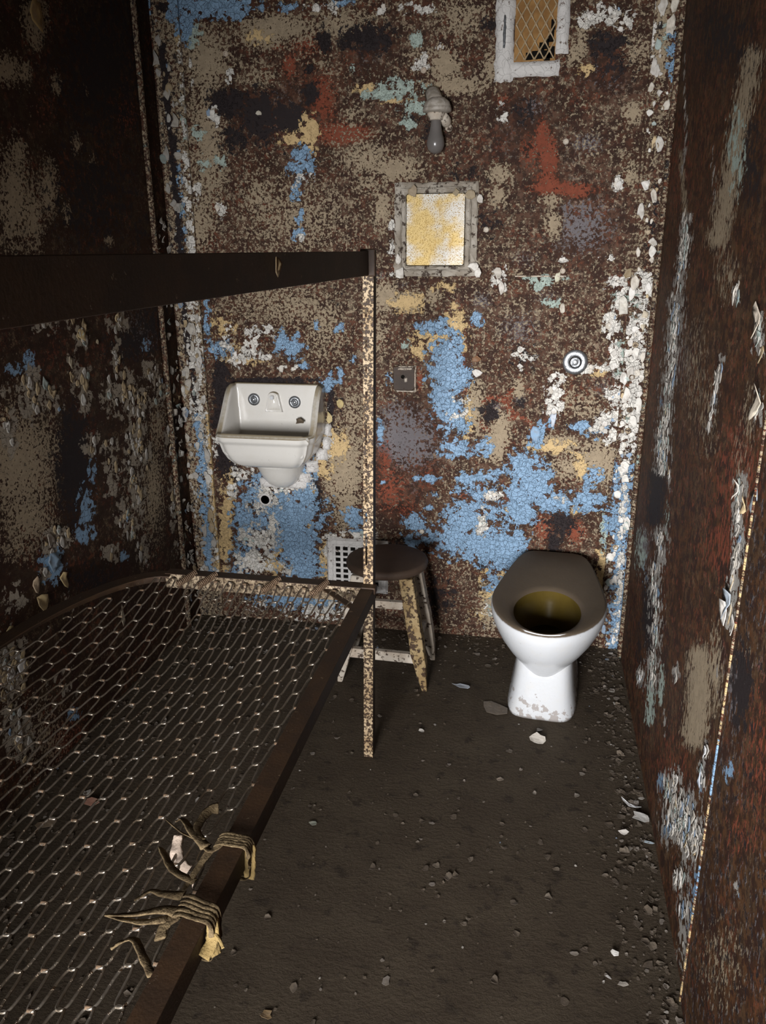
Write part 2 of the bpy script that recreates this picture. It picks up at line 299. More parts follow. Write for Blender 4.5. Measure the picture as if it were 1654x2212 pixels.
BACK = {
 'tan': (.36, [(445,130,55,80,.9),(450,300,50,230,.8),(430,480,45,90,.75),(560,170,60,40,.75),(600,60,110,35,.9),(570,75,60,30,1),(640,470,190,130,.60),(560,430,60,80,.65),(620,660,230,90,.60),
   (700,700,80,120,.62),(740,60,110,50,.8),(700,140,60,40,.55),(790,340,80,50,.75),(760,250,30,30,.7),(855,365,60,30,.95),(960,140,35,40,1),(985,185,80,22,.95),(1000,40,90,60,.68),(1060,150,30,60,.7),(910,120,70,60,.55),
   (825,450,25,60,.85),(790,400,50,40,.6),(830,640,38,38,.95),(880,650,40,25,1),(935,640,25,25,.8),(820,720,30,70,.62),(1080,375,32,26,.95),(1075,425,20,25,1),(1195,485,22,34,1.1),(1190,432,32,14,1),(1365,243,22,24,1),(1360,380,18,40,.8),
   (1370,120,45,60,.75),(1255,100,22,60,.8),(1240,120,20,30,.9),(1230,870,70,60,.55),(1200,960,70,22,.95),(1290,1000,70,60,.9),(1230,1010,60,30,.8),(1270,880,60,50,.6),(1080,930,22,50,1.05),(1070,960,25,40,1.05),(1025,880,25,70,.9),(1120,840,14,30,.9),
   (740,1010,55,110,.9),(765,900,45,110,.62),(750,1100,30,60,.9),(700,930,20,50,.7),(1060,1310,30,60,.9),(1150,760,26,40,.5),(1300,700,50,100,.45),(1100,660,120,80,.42),(950,800,60,180,.45),(1000,1200,60,80,.50),(640,850,200,60,.5),
   (860,1050,70,90,-.2),(1250,470,110,110,-.18),(1130,300,120,120,-.14),(620,230,120,90,-.22),(790,110,70,60,-.15),(900,950,80,90,-.3),(1320,160,90,60,-.2)]),
 'cream': (0, [(668,292,20,40,1.1),(630,300,32,16,1),(790,195,22,15,1),(850,215,40,10,.7),(880,655,34,20,1),(905,650,20,12,.9),(985,700,20,34,1),(945,725,50,16,.9),(935,750,18,16,1),(905,755,16,22,1),(1000,740,14,30,.8),(960,620,25,14,.8),
   (490,1140,14,100,1),(500,1050,10,40,.9),(415,1100,26,190,.0),(600,1115,22,28,1),(600,1175,16,40,1),(590,1222,34,16,1),(667,1110,9,46,1),(702,1205,13,46,1.05),(722,960,26,32,1.1),(695,1010,22,22,1),(668,1060,14,12,1),(500,760,26,30,.8),(480,710,30,30,.7),
   (530,1090,18,18,.9),(540,780,40,10,.7),(1010,900,14,60,.8),(1185,965,46,14,.9),(1295,800,26,12,.9),(1255,1010,16,30,.8),(1240,1100,14,14,.9),(1100,1095,18,16,.9),(1042,1140,12,26,.6),(1300,1240,14,60,.9),(1070,1260,30,60,.7),(1040,1330,30,20,.6),(560,80,30,20,.6),(1260,150,18,14,.9)]),
 'blue': (0, [(440,14,100,24,1.1),(400,45,18,40,1),(500,20,40,20,1),(630,16,30,12,.8),(735,6,28,8,.9),(655,335,20,26,.9),(650,365,26,24,.8),(640,410,12,26,.85),(648,470,10,16,.8),(645,505,14,14,.9),
   (627,748,28,24,1),(610,735,14,22,.8),(657,792,13,8,1),(731,705,11,13,1),(684,702,7,10,.9),(735,810,10,16,.9),(707,828,14,20,.9),(475,755,26,18,.95),(447,690,7,60,.9),(762,780,7,10,.9),
   (962,770,34,36,1.05),(965,800,36,60,1.1),(1000,815,20,30,.9),(940,705,34,16,1),(965,715,20,12,.9),(985,735,18,14,1),(955,860,22,40,1),(975,890,34,40,1),(1000,915,18,24,.8),(1030,688,13,15,1.1),(985,968,34,18,1),(1045,965,18,18,.9),(1020,980,20,10,.8),
   (1160,945,16,22,1.05),(1168,925,9,20,1),(1190,900,10,28,.8),(1255,920,22,12,1.1),(1290,930,30,16,.8),(1130,1010,30,34,1.1),(1150,1045,38,46,1.1),(1120,1090,36,44,1.1),(1200,1085,60,22,1),(1270,1080,36,22,1),(1060,1105,36,24,.8),(1010,1120,46,34,1.05),(975,1160,40,40,.95),
   (1040,1175,46,38,1.1),(1095,1190,46,46,1.15),(1010,1040,26,20,.95),(1050,1030,30,14,.85),(1075,1020,24,12,.8),(930,1035,22,8,.85),(900,1035,8,8,.9),(935,1070,10,8,.9),(925,1095,8,10,.9),(895,1130,26,20,.9),(920,1160,20,20,.8),(830,1042,8,6,.9),(890,1170,20,40,.75),(1282,1030,22,18,1),(1110,1230,20,40,.9),(1065,1260,20,30,.75),
   (1330,1150,22,90,.85),(1335,1290,22,100,1.05),(1040,1070,50,20,.85),(820,930,10,26,.8),(840,820,10,14,.6),
   (620,1110,76,50,1.1),(555,1065,26,36,1),(660,1060,20,66,1.1),(535,1130,30,80,.95),(640,1175,44,60,1.1),(655,1230,44,26,1),(600,1150,40,40,1),(765,1120,24,20,1),(690,1130,10,16,1),(775,1150,26,14,.9),(630,1290,70,22,1),(700,1300,40,24,.8),(520,1210,26,40,.8)]),
 'white': (.0, [(545,735,22,34,.9),(510,775,18,18,.9),(575,715,24,14,.7),(570,772,20,7,1),(608,795,11,7,1),(635,795,8,7,1),(492,708,8,8,1),(490,740,30,20,.7),(560,1170,36,34,1.05),(545,1215,40,24,1.05),(585,1140,22,18,.8),(620,1225,16,16,.8),
   (600,1050,60,16,.95),(575,1085,34,20,1.05),(500,1060,14,16,.9),(640,1040,40,18,.9),(520,1020,24,20,.9),(718,1160,22,8,1),(770,1155,40,7,1),(705,1190,10,20,.7),(745,1250,16,20,.7),(680,1320,60,20,.8),(560,1310,30,14,.6),
   (845,530,8,60,.7),(985,895,18,12,.85),(1000,880,24,40,.5),(1196,845,16,26,1.1),(1193,878,17,20,1.1),(1213,818,10,10,1),(1200,812,8,6,1),(1265,798,26,9,1),(1300,795,26,9,1),(1280,795,20,8,1),(1320,700,14,50,1),(1325,770,14,40,1),(1340,620,26,26,.9),(1340,655,22,18,.9),(1330,850,22,16,1),
   (1335,905,34,22,1.1),(1310,905,20,18,1),(1300,930,24,10,.9),(1330,940,26,30,.9),(1255,905,12,6,.7),(1280,35,26,20,.9),(1326,28,34,22,.95),(1350,55,14,14,.9),(1262,45,12,20,.9),(462,252,13,18,1),(497,166,8,14,.95),(900,18,34,16,.75),(820,22,10,14,1),(915,20,18,16,.9),
   (905,140,20,10,.95),(915,128,8,14,.9),(948,92,8,16,.9),(480,452,12,18,1),(1042,1130,11,26,1),(1060,1070,28,9,.9),(1210,1080,14,9,.9),(660,385,18,10,.8),(640,395,14,16,.7),(1080,600,16,34,.7),(1215,560,14,5,.9),(1310,555,16,8,.9),(1085,250,14,26,.75),(1335,400,10,16,1),
   (650,515,9,8,1),(425,420,9,26,.9),(415,160,8,50,.5),(670,15,60,10,.7),(720,20,20,20,.75),(1130,770,28,26,.62),(1060,1330,40,30,.5),(1300,1380,20,20,.7),(465,970,14,50,.5),(710,940,10,60,.7),(690,870,9,20,.6)]),
 'aqua': (.0, [(415,70,16,26,1),(427,287,14,14,1),(475,350,14,14,.95),(850,200,40,12,1),(820,206,40,10,1),(890,232,26,14,1.05),(860,190,60,20,.75),(902,82,13,18,1.05),(884,268,16,9,1),(760,148,9,9,.9),(1190,655,20,8,1.05),(1170,612,20,14,.95),(1175,600,45,6,.8),(440,350,12,16,.8),(1330,1120,18,60,.8),(1310,1150,14,50,.8),
   (1080,1290,28,40,.7),(1130,1230,20,20,.6),(875,745,12,10,.7),(1010,970,10,8,.6),(1345,640,30,30,.6),(1345,780,22,60,.6),(700,560,10,6,.5)]),
 'red': (.12, [(625,140,13,24,1.1),(598,100,20,11,.9),(660,90,55,45,.72),(700,210,34,80,.72),(745,290,60,26,1.05),(700,150,80,60,.5),(1172,300,14,40,1.1),(1185,340,18,44,1.15),(1150,330,30,46,.62),(1215,408,70,14,.95),(1180,400,26,22,1.1),(1245,412,28,14,1.1),(1085,215,20,14,.7),(1205,195,40,12,.5),
   ring_px(1065,895,36,7,0,360,.9),ring_px(1125,865,30,6,100,330,.8),ring_px(1118,935,34,6,180,360,.85),(1100,862,22,30,.6),(1000,780,9,34,.75),(1005,840,12,20,.8),(906,820,7,28,1),(840,1060,40,60,.62),(830,1000,20,50,.6),(930,1040,40,40,.45),(560,700,60,20,.42),(700,640,60,20,.5),(760,60,40,30,.5),
   (1175,1140,24,34,.9),(1245,1150,24,30,.9),(900,1230,30,80,.62),(930,1200,16,20,.7),(1280,210,30,14,.5),(1000,1070,40,14,.6),(880,1100,40,30,.5)]),
 'black': (.12, [(490,222,42,32,1),(560,250,50,60,.9),(625,255,40,34,1),(672,200,18,24,1),(668,148,14,12,.9),(505,300,40,30,.75),(478,830,16,60,1.1),(470,900,14,30,1),(482,985,16,44,1.1),(500,1020,14,40,1),(638,1186,14,9,1.15),(645,1222,13,11,1.15),(795,82,60,34,.9),(745,90,12,30,.8),(1060,55,50,24,.6),
   (700,85,18,28,.9),(1310,95,44,34,.8),(1330,130,60,60,.55),(680,1075,18,70,.85),(735,870,8,26,.7),(715,870,8,70,.9),(930,280,30,60,.6),(890,250,30,50,.6),(1130,240,40,40,.55),(870,950,14,30,.4),(1060,890,26,30,.75),(1120,870,14,16,.7),(1130,770,40,40,.6),(1215,1130,40,40,.8),(1195,1170,16,30,.9),
   (1060,1190,30,30,.62),(1070,1205,18,14,1),(1040,1215,22,26,.75),(550,1120,14,18,.7),(595,1095,20,16,.8),(660,330,60,40,.5),(1050,480,60,60,.5),(590,822,110,6,1.1),(880,1180,60,20,.7),(940,1290,60,60,.6),(730,640,40,40,.4),(1010,380,60,40,.5)]),
 'grey': (.30, [(1250,490,90,70,.62),(1270,310,60,34,.6),(870,950,80,70,.75),(850,900,60,60,.6),(1130,560,60,40,.5),(1120,710,70,60,.58),(1040,650,36,34,.6),(1180,640,60,40,.5),(820,600,30,20,.6),(860,620,60,20,.55),(1075,885,30,26,.7),(1120,860,20,20,.7),(1150,230,40,30,.55),(1300,840,60,60,.5)]),
}
LEFT = {
 'tan': (.20, [(30,430,36,110,.9),(70,470,26,80,.85),(105,410,20,60,.95),(75,40,24,50,1),(78,90,14,20,.9),(14,150,34,30,.95),(55,155,10,24,.95),(122,182,10,22,1),(188,195,12,16,.7),(40,330,16,30,.9),(165,310,10,24,.8),(235,520,9,10,1),(145,460,8,26,.95),(200,350,10,20,.6),(40,1000,90,130,.9),(60,1120,60,60,.85),
   (330,1060,26,120,.75),(340,920,20,60,.7),(290,1080,30,80,.5),(120,960,30,60,.6),(90,1590,70,110,.52),(40,1180,60,40,.6)]),
 'white': (0, [(255,698,24,20,1),(150,690,14,20,.8),(95,700,24,20,.9),(75,695,10,22,.8),(172,725,16,26,1),(20,700,24,12,.7),(152,782,9,14,1),(250,770,10,40,1.05),(172,825,24,34,.95),(325,800,16,24,1),(270,850,26,40,1),(240,850,22,40,.9),(300,880,24,40,1),(345,840,16,46,.85),(182,870,14,26,1),(68,850,26,54,1.05),(100,880,30,14,1),(110,845,18,14,.9),(20,930,18,50,.9),(10,860,10,30,.8),
   (290,960,22,60,1.05),(315,985,12,30,1),(200,960,22,26,.85),(230,960,26,14,.8),(245,1010,24,22,.8),(285,1040,16,40,.9),(300,1080,18,26,.95),(270,1115,20,30,.9),(280,1140,26,22,.9),(240,1050,14,40,.75),(310,1190,14,30,.95),(238,1192,18,22,.95),(125,1160,30,20,.95),(105,1190,16,20,.95),(30,1290,30,30,.8),(95,1240,14,20,.8),(375,1080,10,70,.75),(385,1170,12,40,.7),(365,960,10,50,.7),(20,1450,36,70,1.15),(42,1590,26,50,1.1),(20,1540,24,40,.9),(150,1300,20,20,.6),(130,1480,50,40,.45)]),
 'blue': (0, [(65,790,14,26,1),(30,800,22,14,.8),(70,810,18,14,.8),(185,1110,18,60,.75),(180,1155,24,14,.9),(112,1218,22,36,1.1),(200,1020,10,50,.6),(268,1200,8,12,.9),(315,745,10,12,.8),(160,1540,22,16,.6)]),
 'red': (.12, [(270,250,30,50,.55),(20,895,10,10,1),(130,1600,70,80,.55),(100,230,40,80,.35)]),
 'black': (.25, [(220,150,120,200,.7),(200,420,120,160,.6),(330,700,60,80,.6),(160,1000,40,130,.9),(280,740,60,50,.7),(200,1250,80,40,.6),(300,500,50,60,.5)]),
 'cream': (0, [(150,560,10,6,.5)]),
 'aqua': (0, []), 'grey': (.2, [(300,720,60,60,.5)]),
}
RIGHT = {
 'tan': (.17, [([(1625,120),(1600,260),(1575,400),(1550,520)],22,.85),([(1512,1420),(1510,1500),(1500,1590)],24,1.05),(1555,520,20,40,.6),([(1470,330),(1480,460)],7,.6),(1530,900,30,120,.42),(1600,1000,30,160,.36),(1545,1450,14,90,.75),(1500,800,40,160,.40),(1570,600,30,60,.5),(1620,900,20,80,.5),(1600,1060,16,60,.7)]),
 'white': (0, [([(1483,470),(1478,540),(1468,610)],13,.85),([(1462,640),(1455,720),(1450,790),(1440,850)],18,.80),([(1440,880),(1432,950),(1428,1010)],17,.85),([(1445,1020),(1448,1060)],6,.7),([(1425,1150),(1430,1200),(1412,1240),(1418,1320),(1412,1400),(1406,1480)],17,.72),([(1560,770),(1545,850),(1530,930)],7,.8),([(1478,120),(1482,300),(1472,380)],4,.6),
   ([(1600,1030),(1592,1110),(1594,1180),(1583,1260),(1575,1350)],12,.88),([(1640,690),(1640,760)],14,.9),(1640,880,16,30,.9),(1590,632,9,20,1.1),([(1632,1160),(1610,1250),(1598,1330)],9,.8),(1450,1700,22,36,1.05),(1470,1770,36,60,1.1),(1495,1810,30,50,.95),(1520,1820,18,30,.9),(1470,1900,16,24,1.05),(1480,1960,16,40,.8),(1478,2040,16,60,.75),
   (1525,1625,7,22,1),(1515,1680,8,34,.9),(1460,1455,8,20,.8),(1383,1460,10,20,.9),(1550,1465,6,30,.7),(1435,1560,6,26,.7),(1590,1180,10,10,.7),(1560,660,8,20,.5),(1540,380,6,60,.5)]),
 'blue': (0, [(1570,1640,11,44,1),(1552,1690,14,34,1),(1515,1690,6,24,.9),(1482,1790,20,40,.7),(1440,1795,12,14,.9),(1428,1690,8,20,.9),(1500,1920,12,30,.7),(1490,1985,8,50,.6),(1420,1280,10,40,.6),(1427,870,8,18,.5),(1384,1470,8,16,.6),(1575,1290,9,18,.9),(1600,1280,9,18,.7),(1395,1240,14,60,.35)]),
 'aqua': (0, [([(1410,1420),(1402,1560)],9,.75),([(1430,1440),(1425,1520)],6,.7),(1590,330,20,90,.62),(1475,1760,30,60,.5),(1385,1190,14,50,.6),(1440,1130,8,60,.4)]),
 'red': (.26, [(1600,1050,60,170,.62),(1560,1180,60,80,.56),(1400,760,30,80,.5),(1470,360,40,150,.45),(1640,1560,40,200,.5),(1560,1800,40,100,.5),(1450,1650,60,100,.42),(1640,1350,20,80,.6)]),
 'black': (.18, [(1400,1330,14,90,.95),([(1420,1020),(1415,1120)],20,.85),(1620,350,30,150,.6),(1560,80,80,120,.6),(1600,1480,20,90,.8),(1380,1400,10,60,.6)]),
 'grey': (.25, [(1600,1500,22,90,.8),(1560,1450,20,100,.4),(1480,780,60,120,.45),(1390,1180,14,40,.8)]),
 'cream': (0, [([(1640,690),(1640,740)],10,.7)]),
}
CORNER_L = {'tan': (.60, []), 'white': (.12, [([(395,90),(405,400),(415,560)],11,.75),([(412,640),(430,900)],16,.75),([(440,900),(470,1230)],12,.55)]), 'blue': (.0, [([(370,0),(385,60)],16,.9),([(385,330),(400,540)],6,.65),([(420,740),(440,800)],9,.6),([(430,900),(452,1230)],12,.85)]),
   'cream': (0, [([(455,900),(478,1240)],13,.95),([(380,40),(400,130)],14,.6)]), 'black': (.36, [([(350,100),(395,560)],9,.9),([(395,640),(425,900)],9,.8),(355,15,20,12,1)]), 'aqua': (0, [([(395,200),(400,300)],10,.5)]), 'red': (.2, []), 'grey': (.3, [])}
CORNER_R = {'tan': (.44, [([(1430,0),(1425,150)],26,.85)]), 'white': (.18, [([(1412,0),(1408,130)],5,.95),([(1395,610),(1380,700),(1372,800),(1365,900),(1358,960)],22,.95),([(1352,980),(1345,1100),(1335,1380)],9,.75),(1340,1380,20,30,.7)]), 'blue': (0, [([(1352,1010),(1340,1180),(1330,1400)],17,.95),(1450,120,10,60,.8),([(1330,1000),(1322,1150)],8,.7)]),
   'aqua': (0, [([(1380,640),(1360,900)],16,.55),(1445,80,14,60,.5)]), 'cream': (0, []), 'black': (.24, [(1425,60,10,30,.6),([(1420,400),(1400,560)],16,.5),(1340,1100,14,30,.8)]), 'red': (.3, [([(1420,400),(1395,580)],20,.5)]), 'grey': (.3, [])}

# ------------------------------------------------------------------ the cell
def plane(name, org, u, v, nu, nv, mat, kind='structure', keep=None, flip=False):
    mb = MB(); org, u, v = Vector(org), Vector(u), Vector(v)
    mb.grid([[org + u*(i/nu) + v*(j/nv) for j in range(nv+1)] for i in range(nu+1)], keep=keep); mb.norecalc = True
    o = mb.build(name, mat, smooth=True); o['kind'] = kind; return o
fl = plane('floor', (XL-.02, -2.6, 0), (XR-XL+.04, 0, 0), (0, YB+2.64, 0), 40, 120, M['floor'])
wb = plane('wall_back', (XL-.02, YB, 0), (XR-XL+.04, 0, 0), (0, 0, ZC), 150, 215, M['wall']); FB = paint(wb, BACK)
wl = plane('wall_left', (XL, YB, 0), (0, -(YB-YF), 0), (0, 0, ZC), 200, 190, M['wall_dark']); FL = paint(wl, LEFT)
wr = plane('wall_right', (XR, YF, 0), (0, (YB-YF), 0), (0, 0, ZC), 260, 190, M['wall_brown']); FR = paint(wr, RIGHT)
mb = MB(); mb.box((XL-.02, YF, ZC), (XR+.02, YB+.02, ZC+.05)); o = mb.build('ceiling', M['rust_tan']); o['kind'] = 'structure'
mb = MB()                                                   # front wall with the cell doorway the photographer stands in
mb.box((XL-.02, YF-.1, 0), (-1.20, YF, ZC)); mb.box((.30, YF-.1, 0), (XR+.02, YF, ZC)); mb.box((-1.20, YF-.1, 2.28), (.30, YF, ZC))
o = mb.build('wall_front', M['rust']); o['kind'] = 'structure'

def strip(name, x0, x1, y0, y1, z0, z1, mat, L, n=190, bev=.002, nx=6):
    """A long vertical flat with a dense grid on the face that looks into the cell (faces +-x or -y)."""
    mb = MB()
    for i in range(n):
        a, b = z0 + (z1-z0)*i/n, z0 + (z1-z0)*(i+1)/n
        for k in range(nx):
            if x1-x0 > y1-y0:
                p, q = x0 + (x1-x0)*k/nx, x0 + (x1-x0)*(k+1)/nx
                mb.add([(p,y0,a),(q,y0,a),(q,y0,b),(p,y0,b)], [(0,1,2,3)])
                if k in (0, nx-1):
                    e = p if k == 0 else q; mb.add([(e,y0,a),(e,y1,a),(e,y1,b),(e,y0,b)], [(0,1,2,3)])
            else:
                p, q = y0 + (y1-y0)*k/nx, y0 + (y1-y0)*(k+1)/nx
                for e in (x0, x1): mb.add([(e,p,a),(e,q,a),(e,q,b),(e,p,b)], [(0,1,2,3)])
                if k in (0, nx-1):
                    e = p if k == 0 else q; mb.add([(x0,e,a),(x1,e,a),(x1,e,b),(x0,e,b)], [(0,1,2,3)])
    o = mb.build(name, mat); o['kind'] = 'structure'; paint(o, L); return o
t1 = strip('trim_1', XL+.012, -1.322, YB-.012, YB, 0, ZC, M['wall'], CORNER_L)
t2 = strip('trim_2', .300, XR-.010, YB-.012, YB, 0, ZC, M['wall'], CORNER_R)
def bead(name, x, y, r, mat, L, z1=ZC):
    mb = MB(); mb.tube([(x, y, z1*i/160) for i in range(161)], r, 8); o = mb.build(name, mat, smooth=True); o['kind'] = 'structure'; paint(o, L); return o
EDGE = {'tan': (.50, []), 'white': (.1, []), 'black': (.36, []), 'red': (.2, []), 'blue': (0, []), 'cream': (.2, []), 'aqua': (.2, []), 'grey': (.3, [])}
bead('trim_3', XL+.006, 2.90, .011, M['wall'], EDGE); bead('trim_4', XR-.006, 2.955, .009, M['wall'], EDGE)
EDGE_R = {'tan': (.50, []), 'white': (.0, []), 'black': (.40, []), 'red': (.50, []), 'blue': (0, [(1565,1650,30,50,1),(1500,1900,20,60,.7),(1545,1700,20,50,.9)]), 'cream': (.44, []), 'aqua': (.0, []), 'grey': (.3, [])}
bead('trim_5', XR-.0075, 1.399, .0038, M['wall'], EDGE_R)
NEAR = {'tan': (.14, [(1560,2080,60,120,.45),(1600,1420,40,60,.4)]), 'white': (0, [(1590,1925,8,14,1)]), 'black': (.32, [(1600,1480,24,100,.9)]), 'red': (.18, [(1640,1620,40,200,.46),(1600,1800,60,80,.42)]), 'blue': (0, [(1575,1670,14,20,.7),(1592,1920,6,8,.8)]), 'cream': (0, []), 'aqua': (0, []), 'grey': (.3, [(1590,1480,30,90,.7)])}
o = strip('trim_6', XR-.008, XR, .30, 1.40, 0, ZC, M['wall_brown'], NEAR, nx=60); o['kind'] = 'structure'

# flaking paint that stands off the walls -----------------------------------------------------------
PAL = [(.66, .63, .57), (.60, .55, .47), (.70, .67, .62), (.53, .50, .45), (.36, .43, .40), (.24, .33, .44), (.50, .38, .22)]
def flake_mesh(items, name, parent=None, mat=None):
    """items: (centre, u, v, n, size, aspect, lift, curl, colour)"""
    V = []; F_ = []; COL = []
    for c, u, v, n, sz, asp, lift, curl, col in items:
        k = random.randint(7, 10); o = len(V); th = random.uniform(0, PI); cd, sd = math.cos(th), math.sin(th)
        rad = [random.uniform(.55, 1.15) for _ in range(k)]
        pts = [(0, 0)] + [(.62*r*math.cos(2*PI*i/k), .55*r*math.sin(2*PI*i/k)) for i, r in enumerate(rad)] + [(r*math.cos(2*PI*i/k+.1), r*math.sin(2*PI*i/k+.1)) for i, r in enumerate(rad)]
        ph = random.uniform(-.3, .3)
        for a, b in pts:
            a *= sz; b *= sz*asp; d = (a*cd + b*sd)/sz + ph
            d = max(-1.1, min(1.1, d)); h = lift + curl*sz*.7*(d*d) + random.uniform(-.05, .05)*sz*curl
            p = c + u*a + v*b + n*max(h, .0008)
            V.append(tuple(p)); COL.append((*col, 1))
        for i in range(k):
            j = (i+1) % k; F_.append((o, o+1+i, o+1+j)); F_.append((o+1+i, o+1+k+i, o+1+k+j, o+1+j))
    me = bpy.data.meshes.new(name); me.from_pydata(V, [], F_); me.update(); me.materials.append(mat or M['flake']); me.polygons.foreach_set('use_smooth', [True]*len(me.polygons))
    ca = me.color_attributes.new('flake', 'FLOAT_COLOR', 'POINT'); ca.data.foreach_set('color', np.array(COL, np.float32).ravel())
    o = bpy.data.objects.new(name, me); C.objects.link(o)
    if parent is not None: o.parent = parent
    md = o.modifiers.new('t', 'SOLIDIFY'); md.thickness = .0012; md.offset = 1
    return o
def pick(ws, k=1.): return tuple(x*k for x in random.choices(PAL, ws)[0])
def scatter(wall, F, u, v, n, count, smin, smax, ws, curl, asp=1., key='white', thr=.55, name='peeling_paint', extra=(), dim=1.):
    me = wall.data; co = np.empty(len(me.vertices)*3); me.vertices.foreach_get('co', co); co = co.reshape(-1, 3)
    w = np.clip(F[key]-thr, 0, 1)
    P = px_of(co); vis = (P[:, 0] > -40) & (P[:, 0] < IW+40) & (P[:, 1] > -40) & (P[:, 1] < IH+40); w = w*vis
    w = w*(np.hypot(P[:, 0]-573, P[:, 1]-1079) > 22); idx = RNG.choice(len(co), count, p=w/w.sum()); it = []
    for i in idx:
        c = Vector(co[i]) + Vector(u)*random.uniform(-.008, .008) + Vector(v)*random.uniform(-.008, .008)
        sz = random.uniform(smin, smax); it.append((c, Vector(u), Vector(v), Vector(n), sz, asp*random.uniform(.7, 1.4), .001, random.uniform(.1, curl), pick(ws, dim)))
    return flake_mesh(it + list(extra), name, wall)
WT = [5, 4, 4, 3, .5, .7, .3]
scatter(wb, FB, (1,0,0), (0,0,1), (0,-1,0), 230, .005, .012, [6, 3, 6, 1, .6, .6, .2], .35)
scatter(wl, FL, (0,1,0), (0,0,1), (1,0,0), 240, .006, .016, [0, 0, 0, 1, .15, .04, .9], .55, 1.4, thr=.45, dim=.75)
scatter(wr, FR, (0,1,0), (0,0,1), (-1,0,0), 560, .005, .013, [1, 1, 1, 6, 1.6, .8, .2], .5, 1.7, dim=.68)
def trim_flakes(o, x0, x1, zr, count, ws, y, dim=1.):
    it = []
    for _ in range(count):
        z = random.uniform(*zr) ; x = random.uniform(x0, x1)
        it.append((Vector((x, y, z)), Vector((1,0,0)), Vector((0,0,1)), Vector((0,-1,0)), random.choice([.005, .006, .008, .011, .016]), random.uniform(.7, 2.2), .002, random.uniform(.2, 1.2), pick(ws, dim)))
    return flake_mesh(it, 'peeling_paint', o)
trim_flakes(t1, -1.425, -1.35, (1.45, 2.35), 40, [1, 5, 0, 6, 1, .3, 3], YB-.012, .55)
trim_flakes(t1, -1.43, -1.335, (.15, 1.45), 130, [2, 5, 1, 8, .8, .8, 1.5], YB-.012, .68)
trim_flakes(t2, .305, .37, (.95, 1.42), 40, [6, 3, 6, 1, 1, .5, .3], YB-.012)
trim_flakes(t2, .305, .37, (0.02, .95), 60, [5, 2, 6, 1, .8, 1.6, .2], YB-.012)
trim_flakes(t2, .31, .37, (1.42, 2.35), 40, [3, 4, 1, 4, .6, .3, 1], YB-.012)
it = []
for _ in range(80):                                        # flakes in the corner between back and left wall
    it.append((Vector((XL+.003, random.uniform(2.91, 3.02), random.uniform(.1, 1.7))), Vector((0,1,0)), Vector((0,0,1)), Vector((1,0,0)), random.uniform(.006, .018), random.uniform(.8, 1.8), .002, random.uniform(.3, 1.4), pick([2, 3, 1, 6, 1, 1, 1], .6)))
flake_mesh(it, 'peeling_paint', wl)
# bolt heads on the corner flats, rings left by fixings on the back wall
def bolt(parent, px, py, r, mat, y=YB-.012, hole=True):
    p = on(px, py, 1, y); mb = MB()
    mb.lathe([(r, 0), (r, .003), (r*.8, .006), (r*.55, .006), (r*.5, .002), (0.0005, .002)], 20, 'y', (p[0], y, p[2]))
    o = mb.build('bolt', [mat], parent, smooth=False); return o
for px, py in ((1427, 235), (1416, 315), (1398, 500), (1372, 745), (1364, 815), (1360, 885), (1356, 930), (1329, 1182), (1325, 1290)): bolt(t2, px, py, .011, M['rust_tan'])
for px, py in ((392, 150), (400, 320), (420, 700), (440, 910), (455, 1080)): bolt(t1, px, py, .010, M['rust_tan'])
for px, py in ((1222, 306), (948, 319), (1050, 496), (915, 152), (488, 116), (911, 1148), (1215, 585)): bolt(wb, px, py, .010, M['white_paint_wood'], YB)
p = on(573, 1079, 1, YB)                                    # waste-pipe hole under the basin
mb = MB(); mb.lathe([(.027, 0), (.026, .004), (.019, .005), (.0185, .001)], 28, 'y', (p[0], YB, p[2]), cap=False); hr = mb.build('pipe_hole', M['plaster'], wb, smooth=True)
mb = MB(); mb.lathe([(.0192, .0030), (.0005, .0030)], 28, 'y', (p[0], YB, p[2])); mb.build('pipe_bore', M['void'], hr)
a = on(1112, 597, 1, YB); b = on(1228, 600, 1, YB); mb = MB(); mb.box((a[0], YB-.004, a[2]-.002), (b[0], YB, a[2]+.003)); mb.build('paint_ridge', M['white_paint_wood'], wb, bevel=.001)

# ------------------------------------------------------------------ mirror
p = on(941, 497, 1, YB); mx, mz = p[0], p[2]
mt = thing('mirror', 'small tarnished steel mirror glowing yellow in a crumbling painted frame', 'mirror', (mx, YB, mz))
W2, H2 = .1075, .124
def frame(mb, w0, h0, w1, h1, y0, y1, cx, cz, n=14, jit=.003):
    P = []
    for sx, sz, ex, ez in ((-1,-1,1,-1), (1,-1,1,1), (1,1,-1,1), (-1,1,-1,-1)):
        for i in range(n):
            t = i/n; a = sx + (ex-sx)*t; b = sz + (ez-sz)*t; P.append((a, b))
    R = []
    for w, h, y in ((w1, h1, YB), (w1, h1, y1+.004), (w1-.006, h1-.006, y1), ((w0+w1)/2, (h0+h1)/2, y0+.002), (w0+.006, h0+.006, y0), (w0, h0, y0+.006), (w0, h0, YB)):
        R.append([(cx + a*w + random.uniform(-jit, jit), y + random.uniform(-jit, jit)*.5, cz + b*h + random.uniform(-jit, jit)) for a, b in P])
    mb.rings(R, False, False)
mb = MB(); frame(mb, W2-.002, H2-.002, .150, .160, YB-.016, YB-.010, mx, mz); mb.build('frame', M['frame'], mt, smooth=False)
mb = MB(); frame(mb, W2+.014, H2+.012, .130, .142, YB-.024, YB-.018, mx, mz, 14, .0025); mb.build('inner_moulding', M['frame'], mt)
mb = MB(); n = 10
